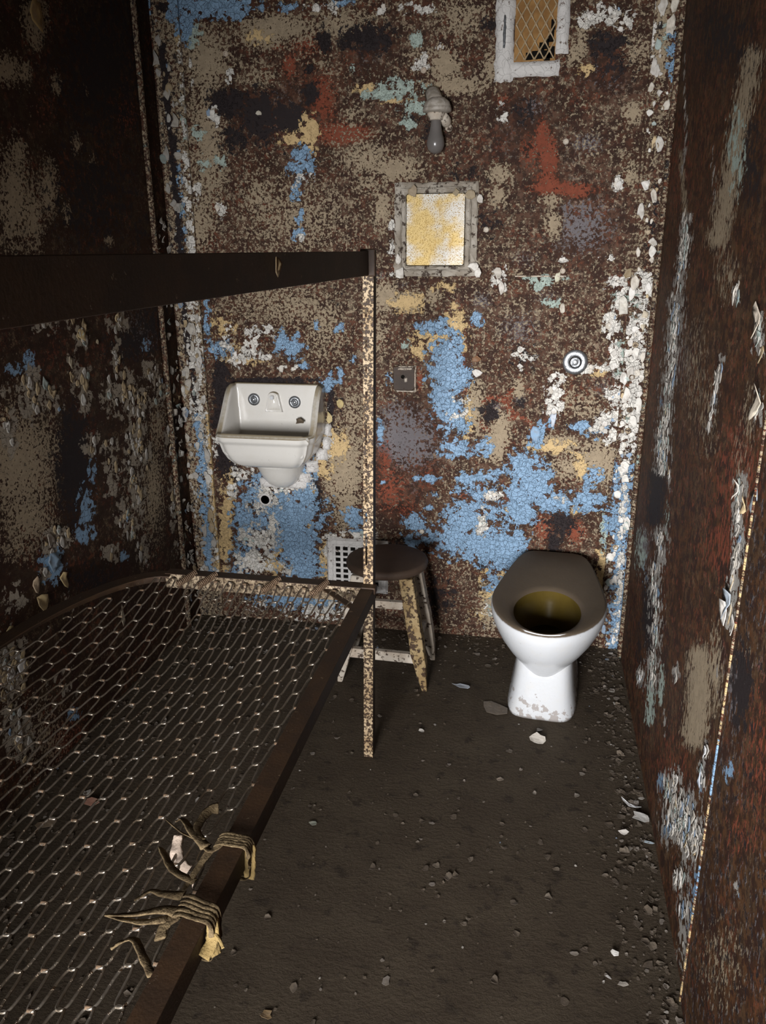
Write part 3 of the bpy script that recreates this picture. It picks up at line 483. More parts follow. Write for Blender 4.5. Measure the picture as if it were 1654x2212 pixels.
def rrect(w, h, r, cx, cz, y, n=6):
    P = []
    for sx, sz, a0 in ((1, 1, 0), (-1, 1, 90), (-1, -1, 180), (1, -1, 270)):
        for i in range(n+1):
            a = math.radians(a0 + 90*i/n); P.append((cx + sx*(w-r) + r*math.cos(a), y, cz + sz*(h-r) + r*math.sin(a)))
    return P
mb.rings([rrect(W2, H2, .010, mx, mz, YB-.004), rrect(W2, H2, .010, mx, mz, YB-.014), rrect(W2-.003, H2-.003, .008, mx, mz, YB-.017)]); mb.build('mirror_plate', M['mirror'], mt)
mb = MB(); it = []
for (px, py, sz, asp, cv) in ((893, 412, .022, .9, TAN), (985, 415, .012, 1.2, (.3, .24, .15)), (1015, 420, .02, .8, (.35, .28, .18)), (1023, 575, .02, .8, WHITE), (1030, 590, .016, 1.4, WHITE), (1035, 430, .014, 1.3, WHITE), (865, 590, .018, 1.4, WHITE), (860, 560, .013, 1.6, WHITE)):
    q = on(px, py, 1, YB-.022); it.append((Vector((q[0], YB-.020, q[2])), Vector((1,0,0)), Vector((0,0,1)), Vector((0,-1,0)), sz, asp, .002, .5, cv))
for f_ in it: fo = flake_mesh([f_], 'paint_curl'); fo.parent = mt; fo.matrix_parent_inverse = Matrix.Translation(-Vector(mt.location))

# ------------------------------------------------------------------ ventilation grille high on the wall
a = on(1112, 132, 1, YB); b = on(1196, 132, 1, YB); vx0, vx1, vz0, vz1 = a[0], b[0], a[2], 2.52
vt = thing('ventilation_grille', 'diamond mesh vent in a thick white plastered surround near the ceiling', 'vent', ((vx0+vx1)/2, YB, vz0))
mb = MB()
def rough_box(mb, a, b, nx, nz, jit):
    """A lump of plaster: gridded front with uneven depth and edge."""
    x0, y0, z0 = a; x1, y1, z1 = b; P = []
    for i in range(nx+1):
        r = []
        for j in range(nz+1):
            e = 1 if 0 < i < nx and 0 < j < nz else 0
            r.append((x0+(x1-x0)*i/nx + random.uniform(-jit, jit)*.6, (y0 if e else y1) + random.uniform(-jit, jit)*.4*e, z0+(z1-z0)*j/nz + random.uniform(-jit, jit)*.6))
        P.append(r)
    mb.grid(P)
rough_box(mb, (vx0-.068, YB-.020, vz0-.062), (vx0-.004, YB-.001, vz1+.05), 5, 26, .006)
rough_box(mb, (vx1+.002, YB-.018, vz0+.015), (vx1+.044, YB-.001, vz1+.05), 4, 24, .004)
rough_box(mb, (vx0-.030, YB-.015, vz0-.050), (vx1+.020, YB-.001, vz0-.003), 10, 5, .004)
mb.build('plaster_surround', M['plaster'], vt, smooth=True)
mb = MB(); rough_box(mb, (vx0-.044, YB-.026, vz0+.03), (vx0-.030, YB-.012, vz0+.14), 3, 10, .002); q = mb.build('paint_ridge', M['dull_steel'], vt, smooth=True)
mb = MB(); mb.box((vx0-.004, YB-.004, vz0-.004), (vx1+.004, YB-.0015, vz1)); mb.build('backing_board', M['board'], vt)
it = []
mb = MB()
for q in ((.118, .003, .028, .034), (.105, -.004, .02, .03), (.085, .002, .02, .03), (.065, .001, .02, .025), (.045, .0, .02, .022), (.115, .05, .018, .035), (.10, .03, .018, .03), (.12, .085, .014, .03), (.085, .03, .014, .02), (.08, .205, .02, .02), (.1, .21, .02, .02)):
    x, z, w, h = q; mb = MB(); mb.box((vx0+x-w/2, YB-.0065, vz0+z), (min(vx0+x+w/2, vx1), YB-.0055, vz0+z+h)); mb.build('torn_gap', M['void'], vt)
mb = MB(); dw, dh = .0335, .052
nx = 5; nzn = int((vz1-vz0)/dh)+1
for j in range(nzn+1):
    for i in range(-1, nx+1):
        for sx in (-1, 1):
            x0 = vx0 + (i + .5*(j % 2))*dw*.95; z0 = vz0 + j*dh*.5
            x1 = x0 + sx*dw*.475; z1 = z0 + dh*.5
            if min(x0, x1) < vx0-.002 or max(x0, x1) > vx1+.003 or z1 > vz1: continue
            mb.tube([(x0, YB-.011, z0), ((x0+x1)/2, YB-.009, (z0+z1)/2), (x1, YB-.011, z1)], [.0034, .0020, .0034], 5)
mb.build('diamond_mesh', M['meshmetal'], vt)

# ------------------------------------------------------------------ wall lamp with a dead bulb
p = on(944, 246, 1, YB-.055); lx, ly, lz = p[0], YB-.055, p[2]
lt = thing('wall_lamp', 'grey painted porcelain wall lamp with a bare dusty bulb hanging down', 'lamp', (lx, YB, lz))
mb = MB(); q = on(940, 206, 1, YB); mb.tube([(q[0]-.012, YB, q[2]+.005), (q[0]-.004, YB-.022, q[2]), (lx-.01, YB-.05, lz+.045), (lx-.004, ly, lz+.028)], [.026, .025, .027, .03], 14)
mb.build('wall_arm', M['lampgrey'], lt, smooth=True)
mb = MB(); mb.lathe([(.001, .046), (.026, .043), (.042, .030), (.047, .016), (.046, .014), (.049, .012), (.049, .002), (.046, .0), (.030, -.004), (.026, -.004)], 28, 'z', (lx, ly, lz+.006)); mb.build('lamp_cap', M['lampgrey'], lt, smooth=True)
mb = MB(); mb.lathe([(.030, .006), (.030, -.004), (.026, -.008), (.025, -.018), (.021, -.020)], 24, 'z', (lx-.004, ly, lz)); mb.build('socket', M['white_paint_wood'], lt, smooth=True)
mb = MB(); mb.tube([(lx+.028, YB, lz-.026), (lx+.026, YB-.022, lz-.018), (lx+.016, YB-.05, lz-.004)], [.017, .019, .016], 12); mb.tube([(lx+.036, YB, lz-.040), (lx+.036, YB-.018, lz-.038)], [.014, .012], 12); mb.build('side_lug', M['white_paint_wood'], lt, smooth=True)
mb = MB(); z0 = lz-.014
mb.lathe([(.0165, 0), (.017, -.012), (.0185, -.026), (.022, -.044), (.0275, -.060), (.0305, -.074), (.0300, -.086), (.0255, -.098), (.017, -.1065), (.007, -.1105), (.0005, -.1112)], 32, 'z', (lx-.004, ly, z0)); mb.build('bulb', M['bulb'], lt, smooth=True)

# ------------------------------------------------------------------ flush button, square box plate, lower vent
p = on(1242, 782, 1, YB)
ft = thing('flush_button', 'round bright steel push button on the wall above the toilet', 'button', (p[0], YB, p[2]))
mb = MB(); mb.lathe([(.0455, 0), (.0455, .006), (.043, .009), (.024, .0105), (.0215, .0085), (.021, .002)], 48, 'y', (p[0], YB, p[2]), cap=False); mb.build('escutcheon', M['steel'], ft, smooth=True, auto=1)
mb = MB(); mb.lathe([(.0212, .002), (.019, .0021)], 40, 'y', (p[0], YB, p[2]), cap=False); mb.build('groove', M['void'], ft)
mb = MB(); mb.lathe([(.0185, .002), (.0185, .011), (.017, .0135), (.0135, .0130), (.0125, .0105), (.0115, .0105), (.0112, .013), (.0100, .0140), (.0005, .0142)], 40, 'y', (p[0], YB, p[2]), cap=False); mb.build('push_knob', M['steel'], ft, smooth=True)

p = on(873, 817, 1, YB); q0 = on(850, 790, 1, YB); q1 = on(896, 843, 1, YB)
bt = thing('wall_box', 'small square brown plate with a dark round hole, beside the bed post', 'wall plate', (p[0], YB, p[2]))
x0, x1, z0, z1 = q0[0], q1[0], q1[2], q0[2]; cxh, czh = on(871, 813, 1, YB)[0], on(871, 813, 1, YB)[2]
mb = MB(); ring = lambda r, y: [(cxh + r*math.cos(2*PI*k/32), y, czh + r*math.sin(2*PI*k/32)) for k in range(32)]
def sq(y, ins=0):
    R = []
    for k in range(32):
        a = 2*PI*k/32; c_, s_ = math.cos(a), math.sin(a)
        hx = (x1-ins-cxh) if c_ > 0 else (cxh-x0-ins); hz = (z1-ins-czh) if s_ > 0 else (czh-z0-ins)
        t = min(hx/max(abs(c_), 1e-6), hz/max(abs(s_), 1e-6)); R.append((cxh + c_*t, y, czh + s_*t))
    return R
mb.rings([sq(YB), sq(YB-.010), sq(YB-.012, .002), ring(.0075, YB-.012), ring(.0068, YB-.002)], False, False); mb.build('cover_plate', M['rust'], bt)
mb = MB(); mb.rings([ring(.0069, YB-.002), ring(.001, YB-.002)], False, True); mb.build('hole', M['void'], bt)
mb = MB()
for a_, b_, c_, d_ in ((x0+.012, z1-.004, x1+.003, z1+.001), (x0+.006, z0-.006, x1+.004, z0), (x1-.001, z0-.004, x1+.005, z1)):
    rough_box(mb, (a_, YB-.015, b_), (c_, YB-.001, d_+.001), 8, 4, .0012)
rough_box(mb, (x0+.018, YB-.0150, z1-.014), (x1-.010, YB-.011, z1-.006), 8, 3, .002); rough_box(mb, (cxh+.006, YB-.0150, czh-.020), (cxh+.018, YB-.011, czh-.004), 4, 4, .003)
mb.build('paint_remnant', M['white_paint_wood'], bt)

a = on(712, 1166, 1, YB); gx0, gz1 = a[0], a[2]; gx1, gz0 = gx0+.235, gz1-.215
gt = thing('wall_vent', 'square white painted grating low on the back wall behind the stool', 'vent', ((gx0+gx1)/2, YB, gz0))
mb = MB(); rough_box(mb, (gx0-.012, YB-.012, gz1-.022), (gx1+.012, YB-.001, gz1+.012), 16, 4, .003); rough_box(mb, (gx0-.014, YB-.012, gz0-.012), (gx0+.022, YB-.001, gz1+.01), 4, 16, .003)
rough_box(mb, (gx1-.022, YB-.012, gz0-.012), (gx1+.014, YB-.001, gz1+.01), 4, 16, .003); rough_box(mb, (gx0-.012, YB-.012, gz0-.014), (gx1+.012, YB-.001, gz0+.02), 16, 4, .003); mb.build('frame', M['plaster'], gt)
mb = MB(); ix0, ix1, iz0, iz1 = gx0+.020, gx1-.020, gz0+.018, gz1-.020
n1 = 6; n2 = 7
for i in range(n1+1):
    x = ix0 + (ix1-ix0)*i/n1; mb.box((x-.0062, YB-.009, iz0), (x+.0062, YB-.004, iz1))
for j in range(n2+1):
    z = iz0 + (iz1-iz0)*j/n2; mb.box((ix0, YB-.0085, z-.0048), (ix1, YB-.0035, z+.0048))
mb.build('grating', M['plaster'], gt, bevel=.0015)
mb = MB(); mb.box((ix0, YB-.003, iz0), (ix1, YB-.001, iz1)); mb.build('opening', M['void'], gt)

# ------------------------------------------------------------------ toilet
TX, TY = .079, 2.60; rot = math.radians(-3.5)
tt = thing('toilet', 'white ceramic toilet without seat, brown dust on its rim, against the back wall', 'toilet', (TX, TY, 0))
def tw(x, y, z):                                            # toilet frame (front = -y) -> world
    return (TX + x*math.cos(rot) - y*math.sin(rot), TY + x*math.sin(rot) + y*math.cos(rot), z)
def outline(k, n=72):
    """Plan of the rim: egg-shaped front, sides that taper to the wall."""
    P = []
    for i in range(n):
        a = 2*PI*i/n; c_, s_ = math.cos(a), math.sin(a)
        if s_ <= 0: x, y = .198*c_, .300*s_                  # front
        else:
            e = 7.0; r = (abs(c_)**e + abs(s_)**e)**(-1/e); x, y = .198*c_*r, .408*s_*r
            t = max(0, (y-.02)/.39); x *= 1 - .35*t**1.1
        P.append((x, y))
    return P
OUT = outline(1)
def lerp_ring(t, z, cx, cy, sx, sy, drop=0):
    return [tw(cx + x*sx, cy + y*sy, z + drop*max(0, y)) for x, y in OUT]
mb = MB(); R = []
prof = [(.150, .30, .56, .045), (.160, .40, .62, .045), (.178, .49, .68, .043), (.208, .61, .755, .034), (.242, .73, .825, .022), (.282, .845, .895, .011), (.322, .935, .95, .004), (.350, .982, .982, .001), (.372, 1.0, 1.0, 0), (.384, .994, .996, 0), (.391, .972, .982, 0), (.393, .94, .962, .001)]
for z, sx, sy, cy in prof: R.append(lerp_ring(0, z, 0, cy, sx, sy, .055 if z > .34 else .0))
def opening(z, k, dy=0, n=72):
    return [tw(.112*k*math.cos(2*PI*i/n), -.095 + dy + (.172*k)*math.sin(2*PI*i/n)*(1 if math.sin(2*PI*i/n) > 0 else 1.0), z) for i in range(n)]
R.append([tuple(np.array(a)*.45 + np.array(b)*.55) for a, b in zip(R[-1], opening(.394, 1.16))])
R.append(opening(.3945, 1.16)); R.append(opening(.391, 1.06)); R.append(opening(.384, 1.0)); 
nout = len(R)
mb.rings(R, True, False)
bo = mb.build('bowl', M['toilet'], tt, smooth=True)
mb = MB(); mb.rings([opening(.3842, 1.0), opening(.366, 1.02), opening(.34, .98, .006), opening(.28, .74, .03), opening(.23, .55, .05), opening(.205, .42, .06)], False, True); mb.build('bowl_inside', M['stain'], tt, smooth=True)
mb = MB(); mb.rings([opening(.262, .655, .037), opening(.2625, .01, .037)], False, True); mb.build('water', M['water'], tt)
def ped(z, hw, y0, y1, n=72):
    P = []
    for i in range(n):
        a = 2*PI*i/n; c_, s_ = math.cos(a), math.sin(a); e = 5.0; r = (abs(c_)**e + abs(s_)**e)**(-1/e)
        P.append(tw(hw*c_*r, (y0+y1)/2 + (y1-y0)/2*s_*r, z))
    return P
mb = MB(); mb.rings([ped(0, .121, -.158, .33), ped(.012, .122, -.159, .33), ped(.03, .119, -.155, .33), ped(.08, .110, -.140, .325), ped(.14, .103, -.126, .32), ped(.185, .099, -.115, .318), ped(.222, .097, -.100, .315)]); mb.build('pedestal', M['toilet'], tt, smooth=True)
mb = MB(); mb.rings([[tw(x, y, z) for x, y in ((-.112, .418), (-.105, .31), (.105, .31), (.112, .418))] for z in (.30, .385, .400)]); mb.build('wall_flange', M['toilet'], tt, bevel=.006)

# ------------------------------------------------------------------ wash basin with high back
SX = -1.018; SZ = .885
st = thing('sink', 'white ceramic wall basin with high back and two push taps, left of the bed post', 'sink', (SX, YB, .62))
def ss(a, b, x): t = min(max((x-a)/(b-a), 0), 1); return t*t*(3-2*t)
HW, DEP = .195, .255
us = sorted(set([round(-HW + 2*HW*i/56, 5) for i in range(57)] + [s_*k for s_ in (-1, 1) for k in (.148, .153, .158, .163, .168, .173, .178, .186, .191)]))
vs = sorted(set([round(DEP*i/40, 5) for i in range(41)] + [.020, .024, .028, .032, .036, .04, .046, .215, .220, .225, .230, .236, .244, .250]))
def wing(v):                                                # top edge of back and side wings along their depth
    return SZ + .163*(1 - ss(.0, 1., min(max((v-.045)/.165, 0), 1)))
def top(u, v):
    side = ss(.150, .172, abs(u)); back = 1 - ss(.022, .046 + .0*u, v); front = ss(.212, .232, v)
    floor_ = SZ - .115 + .02*ss(.0, .15, abs(u)) + .012*v
    zf = SZ + .004*math.sin(PI*min(max((v-.212)/.043, 0), 1))
    z = floor_ + (zf - floor_)*max(front, 0)
    zw = wing(v) if v < .215 else SZ
    z = z + (zw - z)*side*(1 if v < .24 else 1)
    z = max(z, floor_ + (SZ + .163 - floor_)*back)
    z -= .010*ss(HW-.012, HW, abs(u)) + .010*ss(DEP-.012, DEP, v)
    return z
def plan(u, v):                                             # slight outward flare of the rim, rounded front corners
    t = 1 + .035*ss(.08, .22, v) - .02*(1-ss(0, .05, v)); x = u*t
    k = ss(.15, DEP, v)*ss(.12, HW, abs(u)); return x - math.copysign(.016*k*k, x), v - .020*k*k
mb = MB(); P = []
for u in us:
    r = []
    for v in vs:
        x, y = plan(u, v); r.append((SX + x, YB - y, top(u, v)))
    P.append(r)
mb.grid(P)
edge = [(us[0], v) for v in vs] + [(u, vs[-1]) for u in us[1:]] + [(us[-1], v) for v in reversed(vs[:-1])]
E0 = [(SX + plan(u, v)[0], YB - plan(u, v)[1], top(u, v)) for u, v in edge]
def eshell(z, kx, ky, lim=None):
    R = []
    for u, v in edge:
        x, y = plan(u, v); R.append((SX + x*kx, YB - y*ky, z))
    return R
E1 = [(p[0], p[1], min(p[2], SZ-.012) if False else p[2]-.004) for p in E0]
sh = [E0]
def mixz(k, kx, ky, z):
    R = []
    for (u, v), p in zip(edge, E0):
        x, y = plan(u, v); R.append((SX + x*kx, YB - y*ky, p[2]*(1-k) + z*k))
    return R
sh += [mixz(.10, 1.0, 1.0, SZ-.03), mixz(.9, 1.0, 1.0, SZ-.022), mixz(1, .99, .985, SZ-.030), mixz(1, .955, .945, SZ-.036), mixz(1, .94, .93, SZ-.045), mixz(1, .90, .90, SZ-.075), mixz(1, .82, .85, SZ-.105), mixz(1, .72, .78, SZ-.128), mixz(1, .60, .66, SZ-.143), mixz(1, .40, .5, SZ-.150)]
mb.rings(sh, False, True, closed=False)
mb.build('basin', M['basin'], st, smooth=True)
mb = MB(); R = []
for z, hw, d in ((SZ-.125, .120, .165), (SZ-.16, .098, .135), (SZ-.19, .088, .115), (SZ-.22, .076, .095), (SZ-.245, .058, .07), (SZ-.262, .034, .04), (SZ-.268, .012, .016)):
    R.append([(SX + .004 + hw*math.cos(PI*i/24)*(1 if True else 1), YB - d*(math.sin(PI*i/24)**.7), z) for i in range(25)])
mb.rings(R, True, True, closed=False); mb.build('trap_cover', M['basin'], st, smooth=True)
for px, py in ((548, 863), (636, 869)):                     # push taps on the back panel
    q = on(px, py, 1, YB-.034); c = (q[0], YB-.030, q[2])
    mb = MB(); mb.lathe([(.0245, -.006), (.0245, .004), (.0225, .0075), (.0110, .009), (.0098, .004), (.0095, .002)], 36, 'y', c, cap=False); tp = mb.build('tap', M['dull_steel'], st, smooth=True)
    mb = MB(); mb.lathe([(.0097, .002), (.0062, .002), (.0062, .010), (.005, .0115), (.0004, .0115)], 28, 'y', c, cap=False); mb.build('button', M['steel'], tp, smooth=True)
q = on(591, 868, 1, YB-.036); hx, hz = q[0], q[2]; yb = YB-.030
def arch(wt, wb_, h, y, n=10):                              # hooded spout: narrow round top, wide foot
    P = [(hx - wb_, y, hz - h)]
    for i in range(n+1):
        a = PI - PI*i/n; P.append((hx + wt*math.cos(a), y, hz + h - wt*.8 + wt*.8*math.sin(a)))
    P.append((hx + wb_, y, hz - h)); return P
mb = MB(); mb.rings([arch(.023, .037, .040, yb+.012), arch(.0225, .0365, .040, yb-.010), arch(.0205, .034, .038, yb-.017), arch(.0170, .030, .034, yb-.0165), arch(.0150, .027, .031, yb-.004)], False, True); sp = mb.build('spout_hood', M['basin'], st, smooth=True)
mb = MB(); mb.box((hx-.012, yb-.021, hz+.010), (hx+.003, yb+.004, hz+.026)); mb.build('spout', M['ceramic'], sp, bevel=.004)
# plaster packed round the basin's right side
mb = MB()
for cx_, cz_, w, h in ((.196, -.02, .03, .05), (.190, -.075, .035, .05), (.165, -.125, .05, .05), (.125, -.175, .05, .05), (.09, -.225, .05, .04)):
    rough_box(mb, (SX+cx_-w*.4, YB-.022, SZ+cz_-h*.5), (SX+cx_+w*.6, YB-.001, SZ+cz_+h*.5), 5, 6, .006)
rough_box(mb, (SX-.10, YB-.012, SZ-.275), (SX+.10, YB-.001, SZ-.235), 12, 5, .006)
mb.build('plaster_packing', M['plaster'], st, smooth=True)

# ------------------------------------------------------------------ stool
SC = (-.512, 2.685); SH = .470
so = thing('wooden_stool', 'round brown wooden stool with peeling painted legs, behind the bed post', 'stool', (SC[0], SC[1], 0))
mb = MB(); mb.lathe([(.001, SH-.034), (.140, SH-.034), (.150, SH-.026), (.152, SH-.012), (.148, SH-.003), (.140, SH), (.001, SH)], 56, 'z', (SC[0], SC[1], 0)); mb.build('seat', M['wood'], so, smooth=True)
legs = [((-.425, 2.600), (-.350, 2.562), M['leg_paint']), ((-.600, 2.600), (-.672, 2.572), M['white_paint_wood']), ((-.425, 2.765), (-.350, 2.800), M['white_paint_wood']), ((-.600, 2.765), (-.672, 2.800), M['white_paint_wood'])]
for (a, b, m_) in legs:
    mb = MB(); R = []
    zt = SH-.036
    for i in range(13):
        t = i/12; z = zt*(1-t); x = a[0]+(b[0]-a[0])*t; y = a[1]+(b[1]-a[1])*t
        w = .0255 if t < .7 else .0255 - .016*((t-.7)/.3)
        j = random.uniform(-.0015, .0015); R.append([(x+dx*w+j, y+dy*w, z) for dx, dy in ((-1,-1),(1,-1),(1,1),(-1,1))])
    mb.rings(R); mb.build('leg', m_, so, bevel=.004)
def rung(z, i, j, m_, th=.014):
    (a, b, _), (c, d, _) = legs[i], legs[j]; t = 1 - z/(SH-.036)
    p = Vector((a[0]+(b[0]-a[0])*t, a[1]+(b[1]-a[1])*t, z)); q = Vector((c[0]+(d[0]-c[0])*t, c[1]+(d[1]-c[1])*t, z))
    ax = (q-p).normalized(); sd = Vector((-ax.y, ax.x, 0)); mb = MB()
    mb.rings([[e + sd*s1*.011 + Vector((0,0,1))*s2*th for s1, s2 in ((-1,-1),(1,-1),(1,1),(-1,1))] for e in (p, q)]); mb.build('stretcher', m_, so, bevel=.002)
rung(.125, 0, 1, M['white_paint_wood'], .019); rung(.235, 2, 3, M['white_paint_wood'], .016); rung(.185, 0, 2, M['white_paint_wood']); rung(.185, 1, 3, M['white_paint_wood'])
mb = MB(); mb.box((-.66, 2.79, .03), (-.36, 2.80, .20)); 

# ------------------------------------------------------------------ bunk bed
PX0, PX1, PY = -.468, -.439, 2.126
be = thing('bunk_bed', 'rusty iron bunk bed frame with bare wire springs along the left wall', 'bed', (-.45, PY, 0))
def lean(x, z): return x - .016*(1 - z/1.5)
mb = MB()                                                   # slotted angle-iron corner post
slots = [(.03+.07*i, .03+.07*i+.035) for i in range(8)] + [(.665, .765), (.80, .83), (.86, .885), (.915, .94), (.965, .99), (1.03, 1.10), (1.16, 1.18), (1.23, 1.25), (1.30, 1.32), (1.38, 1.40)]
slots = [s_ for s_ in slots if s_[0] > .62]
zs = sorted(set([0] + [round(.05*i, 4) for i in range(31)] + [v for s_ in slots for v in s_] + [1.55])); xs = [PX0, PX0+.006, PX0+.0115, PX1]
for yy in (PY, PY+.004):
    mb.grid([[(lean(x, z), yy, z) for z in zs] for x in xs], keep=lambda i, j: not (i == 1 and any(s_[0]-1e-6 <= zs[j] and zs[j+1] <= s_[1]+1e-6 for s_ in slots)))
for i in range(len(zs)-1):
    a, b = zs[i], zs[i+1]
    mb.add([(lean(PX0, a), PY, a), (lean(PX0, a), PY+.004, a), (lean(PX0, b), PY+.004, b), (lean(PX0, b), PY, b)], [(0,1,2,3)])
    for x in (PX1, PX1-.004): mb.add([(lean(x, a), PY, a), (lean(x, a), PY+.036, a), (lean(x, b), PY+.036, b), (lean(x, b), PY, b)], [(0,1,2,3)], 1)
    mb.add([(lean(PX1-.004, a), PY+.036, a), (lean(PX1, a), PY+.036, a), (lean(PX1, b), PY+.036, b), (lean(PX1-.004, b), PY+.036, b)], [(0,1,2,3)], 1)
mb.norecalc = True; mb.build('corner_post', [M['post'], M['rust']], be)
def angle_rail(name, pts_outer, w, h, z, mat, side, mat2=None, t=.004):
    """L-section rail swept along a plan polyline: top flange on one side (side=+1 left of travel), leg hanging down."""
    mb = MB(); P = [Vector((x, y, 0)) for x, y in pts_outer]; R = []
    for i, p in enumerate(P):
        d = (P[min(i+1, len(P)-1)] - P[max(i-1, 0)]).normalized(); n_ = Vector((-d.y, d.x, 0))*side
        q = lambda o, zz: p + n_*o + Vector((0, 0, zz))
        R.append([q(0, z), q(0, z-h), q(t, z-h), q(t, z-t), q(w, z-t), q(w, z)])
    mb.rings(R); return mb.build(name, mat, be, bevel=.001)
dens = lambda a, b, n: [(a[0]+(b[0]-a[0])*i/n, a[1]+(b[1]-a[1])*i/n) for i in range(n+1)]
angle_rail('upper_side_rail', dens((-.451, .12), (-.451, 2.126), 8), .036, .060, 1.547, M['rust'], 1)
angle_rail('lower_side_rail', dens((-.437, .12), (-.441, 2.126), 20), .040, .042, .602, M['rust'], 1)
LR = [(-1.345, .12), (-1.345, .8), (-1.345, 1.30)] + [(-1.345 + .26*(1-math.cos(a)), 1.50 + .625*math.sin(a)) for a in [PI/2*i/14 for i in range(1, 15)]]
angle_rail('rear_side_rail', LR, .045, .036, .602, M['rust'], -1)
mb = MB(); mb.rings([[(x, PY-.026, .598), (x, PY-.026, .556), (x, PY-.022, .556), (x, PY-.022, .594), (x, PY+.010, .594), (x, PY+.010, .602), (x, PY-.026, .602)] for x in (-1.10, -.9, -.7, -.476)])
er = mb.build('lower_end_rail', M['rust_tan'], be, bevel=.001)
mb = MB(); mb.box((-1.10, PY-.028, .602), (-.476, PY+.012, .604)); mb.build('rail_top', M['rust'], er)
mb = MB(); mb.rings([[(x0_, y0_, zz) for x0_, y0_, zz in ((x-.007, y-.007, z-.002), (x+.007, y+.007, z-.002), (x+.007, y+.007, z+.002), (x-.007, y-.007, z+.002))] for x, y, z in ((-.585, PY-.028, .590), (-.470, 1.985, .588))]); mb.build('corner_brace', M['rust'], be)
mb = MB(); mb.box((-.480, PY-.030, .585), (-.436, PY+.004, .606)); mb.build('corner_bracket', M['rust'], be, bevel=.003); mb = MB(); mb.box((-.474, PY-.004, 1.484), (-.434, PY+.004, 1.553)); mb.build('corner_bracket', M['rust'], be, bevel=.003)
# wire fabric: sinuous strands across the bed, sagging in the middle
PITCH, ROW = .0465, .068
XA, XB = -1.315, -.475
def left_edge(y):                                           # inner edge of the curved rear rail
    if y < 1.50: return -1.30
    s_ = min(max((y-1.50)/.60, 0), 1); return -1.30 + .25*(1-math.sqrt(max(0, 1-s_*s_)))
def sag(x, y):
    t = (x - XA)/(XB - XA); e = min(max((2.09-y)/.45, 0), 1)
    return .592 - .085*math.sin(PI*min(max(t, 0), 1))**1.2*(1-(1-e)**2) - .01*e
def wave(x0, x1, yc, ph, lo=8):
    """one strand: straight flanks joined by round loops; ph 0/1 = half a pitch of shift"""
    pts = []; n = int((x1-x0)/PITCH*26)+60
    for k in range(n):
        x = x0 - .01 + k*PITCH/26; q = math.cos(2*PI*x/PITCH + PI*ph)
        pts.append((x + .0028*math.sin(4*PI*x/PITCH), yc + (ROW/2 + .0015)*q*(1.36 - .36*q*q)))
    return [p for p in pts if x0 <= p[0] <= x1]
nrow = 0; y = 2.055
gaps = {}
while y > .42:
    x0 = left_edge(y) + .004; x1 = XB - .002 - (random.choice([0, .012, .02]) if random.random() < .6 else 0)
    P = wave(x0, x1, y, nrow % 2)
    mb = MB(); rr = .0025
    mb.tube([(p[0], p[1] + random.uniform(-.0004, .0004), sag(p[0], p[1])) for p in P], rr, 6)
    up_x = [k*PITCH/2 for k in range(-80, 0) if (k + nrow) % 2 == 0]
    for q, xk in enumerate(up_x):                           # clips tie every other loop to the strand behind
        if x0 < xk < x1 and (q + nrow//1) % 2 == 0:
            yc = y + ROW/2; zc = sag(xk, yc); mb.tube([(xk-.006, yc, zc), (xk+.006, yc, zc)], [.0032, .0034], 8, mi=1)
    mb.build('spring_wire', [M['wire'], M['clip']], be, smooth=True)
    y -= ROW; nrow += 1
for xk in (-1.035, -.968, -.765, -.615):                     # coil springs from the end rail to the fabric
    a = Vector((xk+.030, PY-.010, .606)); b = Vector((xk-.004, 2.052, .590)); ax = (b-a); l = ax.length; ax.normalize(); sd = ax.cross(Vector((0,0,1))).normalized(); up = sd.cross(ax)
    mb = MB(); mb.tube([a + ax*l*i/128 + sd*.0085*math.cos(2*PI*i/10) + up*.0085*math.sin(2*PI*i/10) for i in range(129)], .0022, 5); mb.build('coil_spring', M['clip'], be, smooth=True)

q = on(594, 572, 0, -.449); fo = flake_mesh([(Vector((-.448, q[1], q[2])), Vector((0,1,0)), Vector((0,0,1)), Vector((1,0,0)), .015, 1.5, .001, .7, (.30, .22, .12))], 'paint_curl'); fo.parent = be; fo.matrix_parent_inverse = Matrix.Translation(-Vector(be.location))
# ------------------------------------------------------------------ cloth strips tied to the side rail
def ribbon(mb, pts, w, mi=0, twist=0.):
    pts = [Vector(p) for p in pts]; R = []
    m_ = []
    for i in range(len(pts)-1):                             # resample for soft bends
        for k in range(5):
            t = k/5; p0 = pts[max(i-1, 0)]; p1, p2 = pts[i], pts[i+1]; p3 = pts[min(i+2, len(pts)-1)]
            m_.append(.5*((2*p1) + (p2-p0)*t + (2*p0-5*p1+4*p2-p3)*t*t + (3*p1-p0-3*p2+p3)*t**3))
    m_.append(pts[-1])
    for i, p in enumerate(m_):
        d = (m_[min(i+1, len(m_)-1)] - m_[max(i-1, 0)]).normalized(); s_ = d.cross(Vector((0, 0, 1)))
        s_ = s_.normalized() if s_.length > .05 else Vector((0, 1, 0)); s_.rotate(Matrix.Rotation(twist*i, 3, d)); u_ = s_.cross(d)
        ww = (w[0] + (w[1]-w[0])*i/(len(m_)-1) if isinstance(w, tuple) else w)*.82*random.uniform(.88, 1.12)
        R.append([p + s_*ww*math.cos(a) + u_*ww*.26*math.sin(a)*random.uniform(.7, 1.2) for a in [2*PI*k/8 for k in range(8)]])
    mb.rings(R, True, True, True, mi)
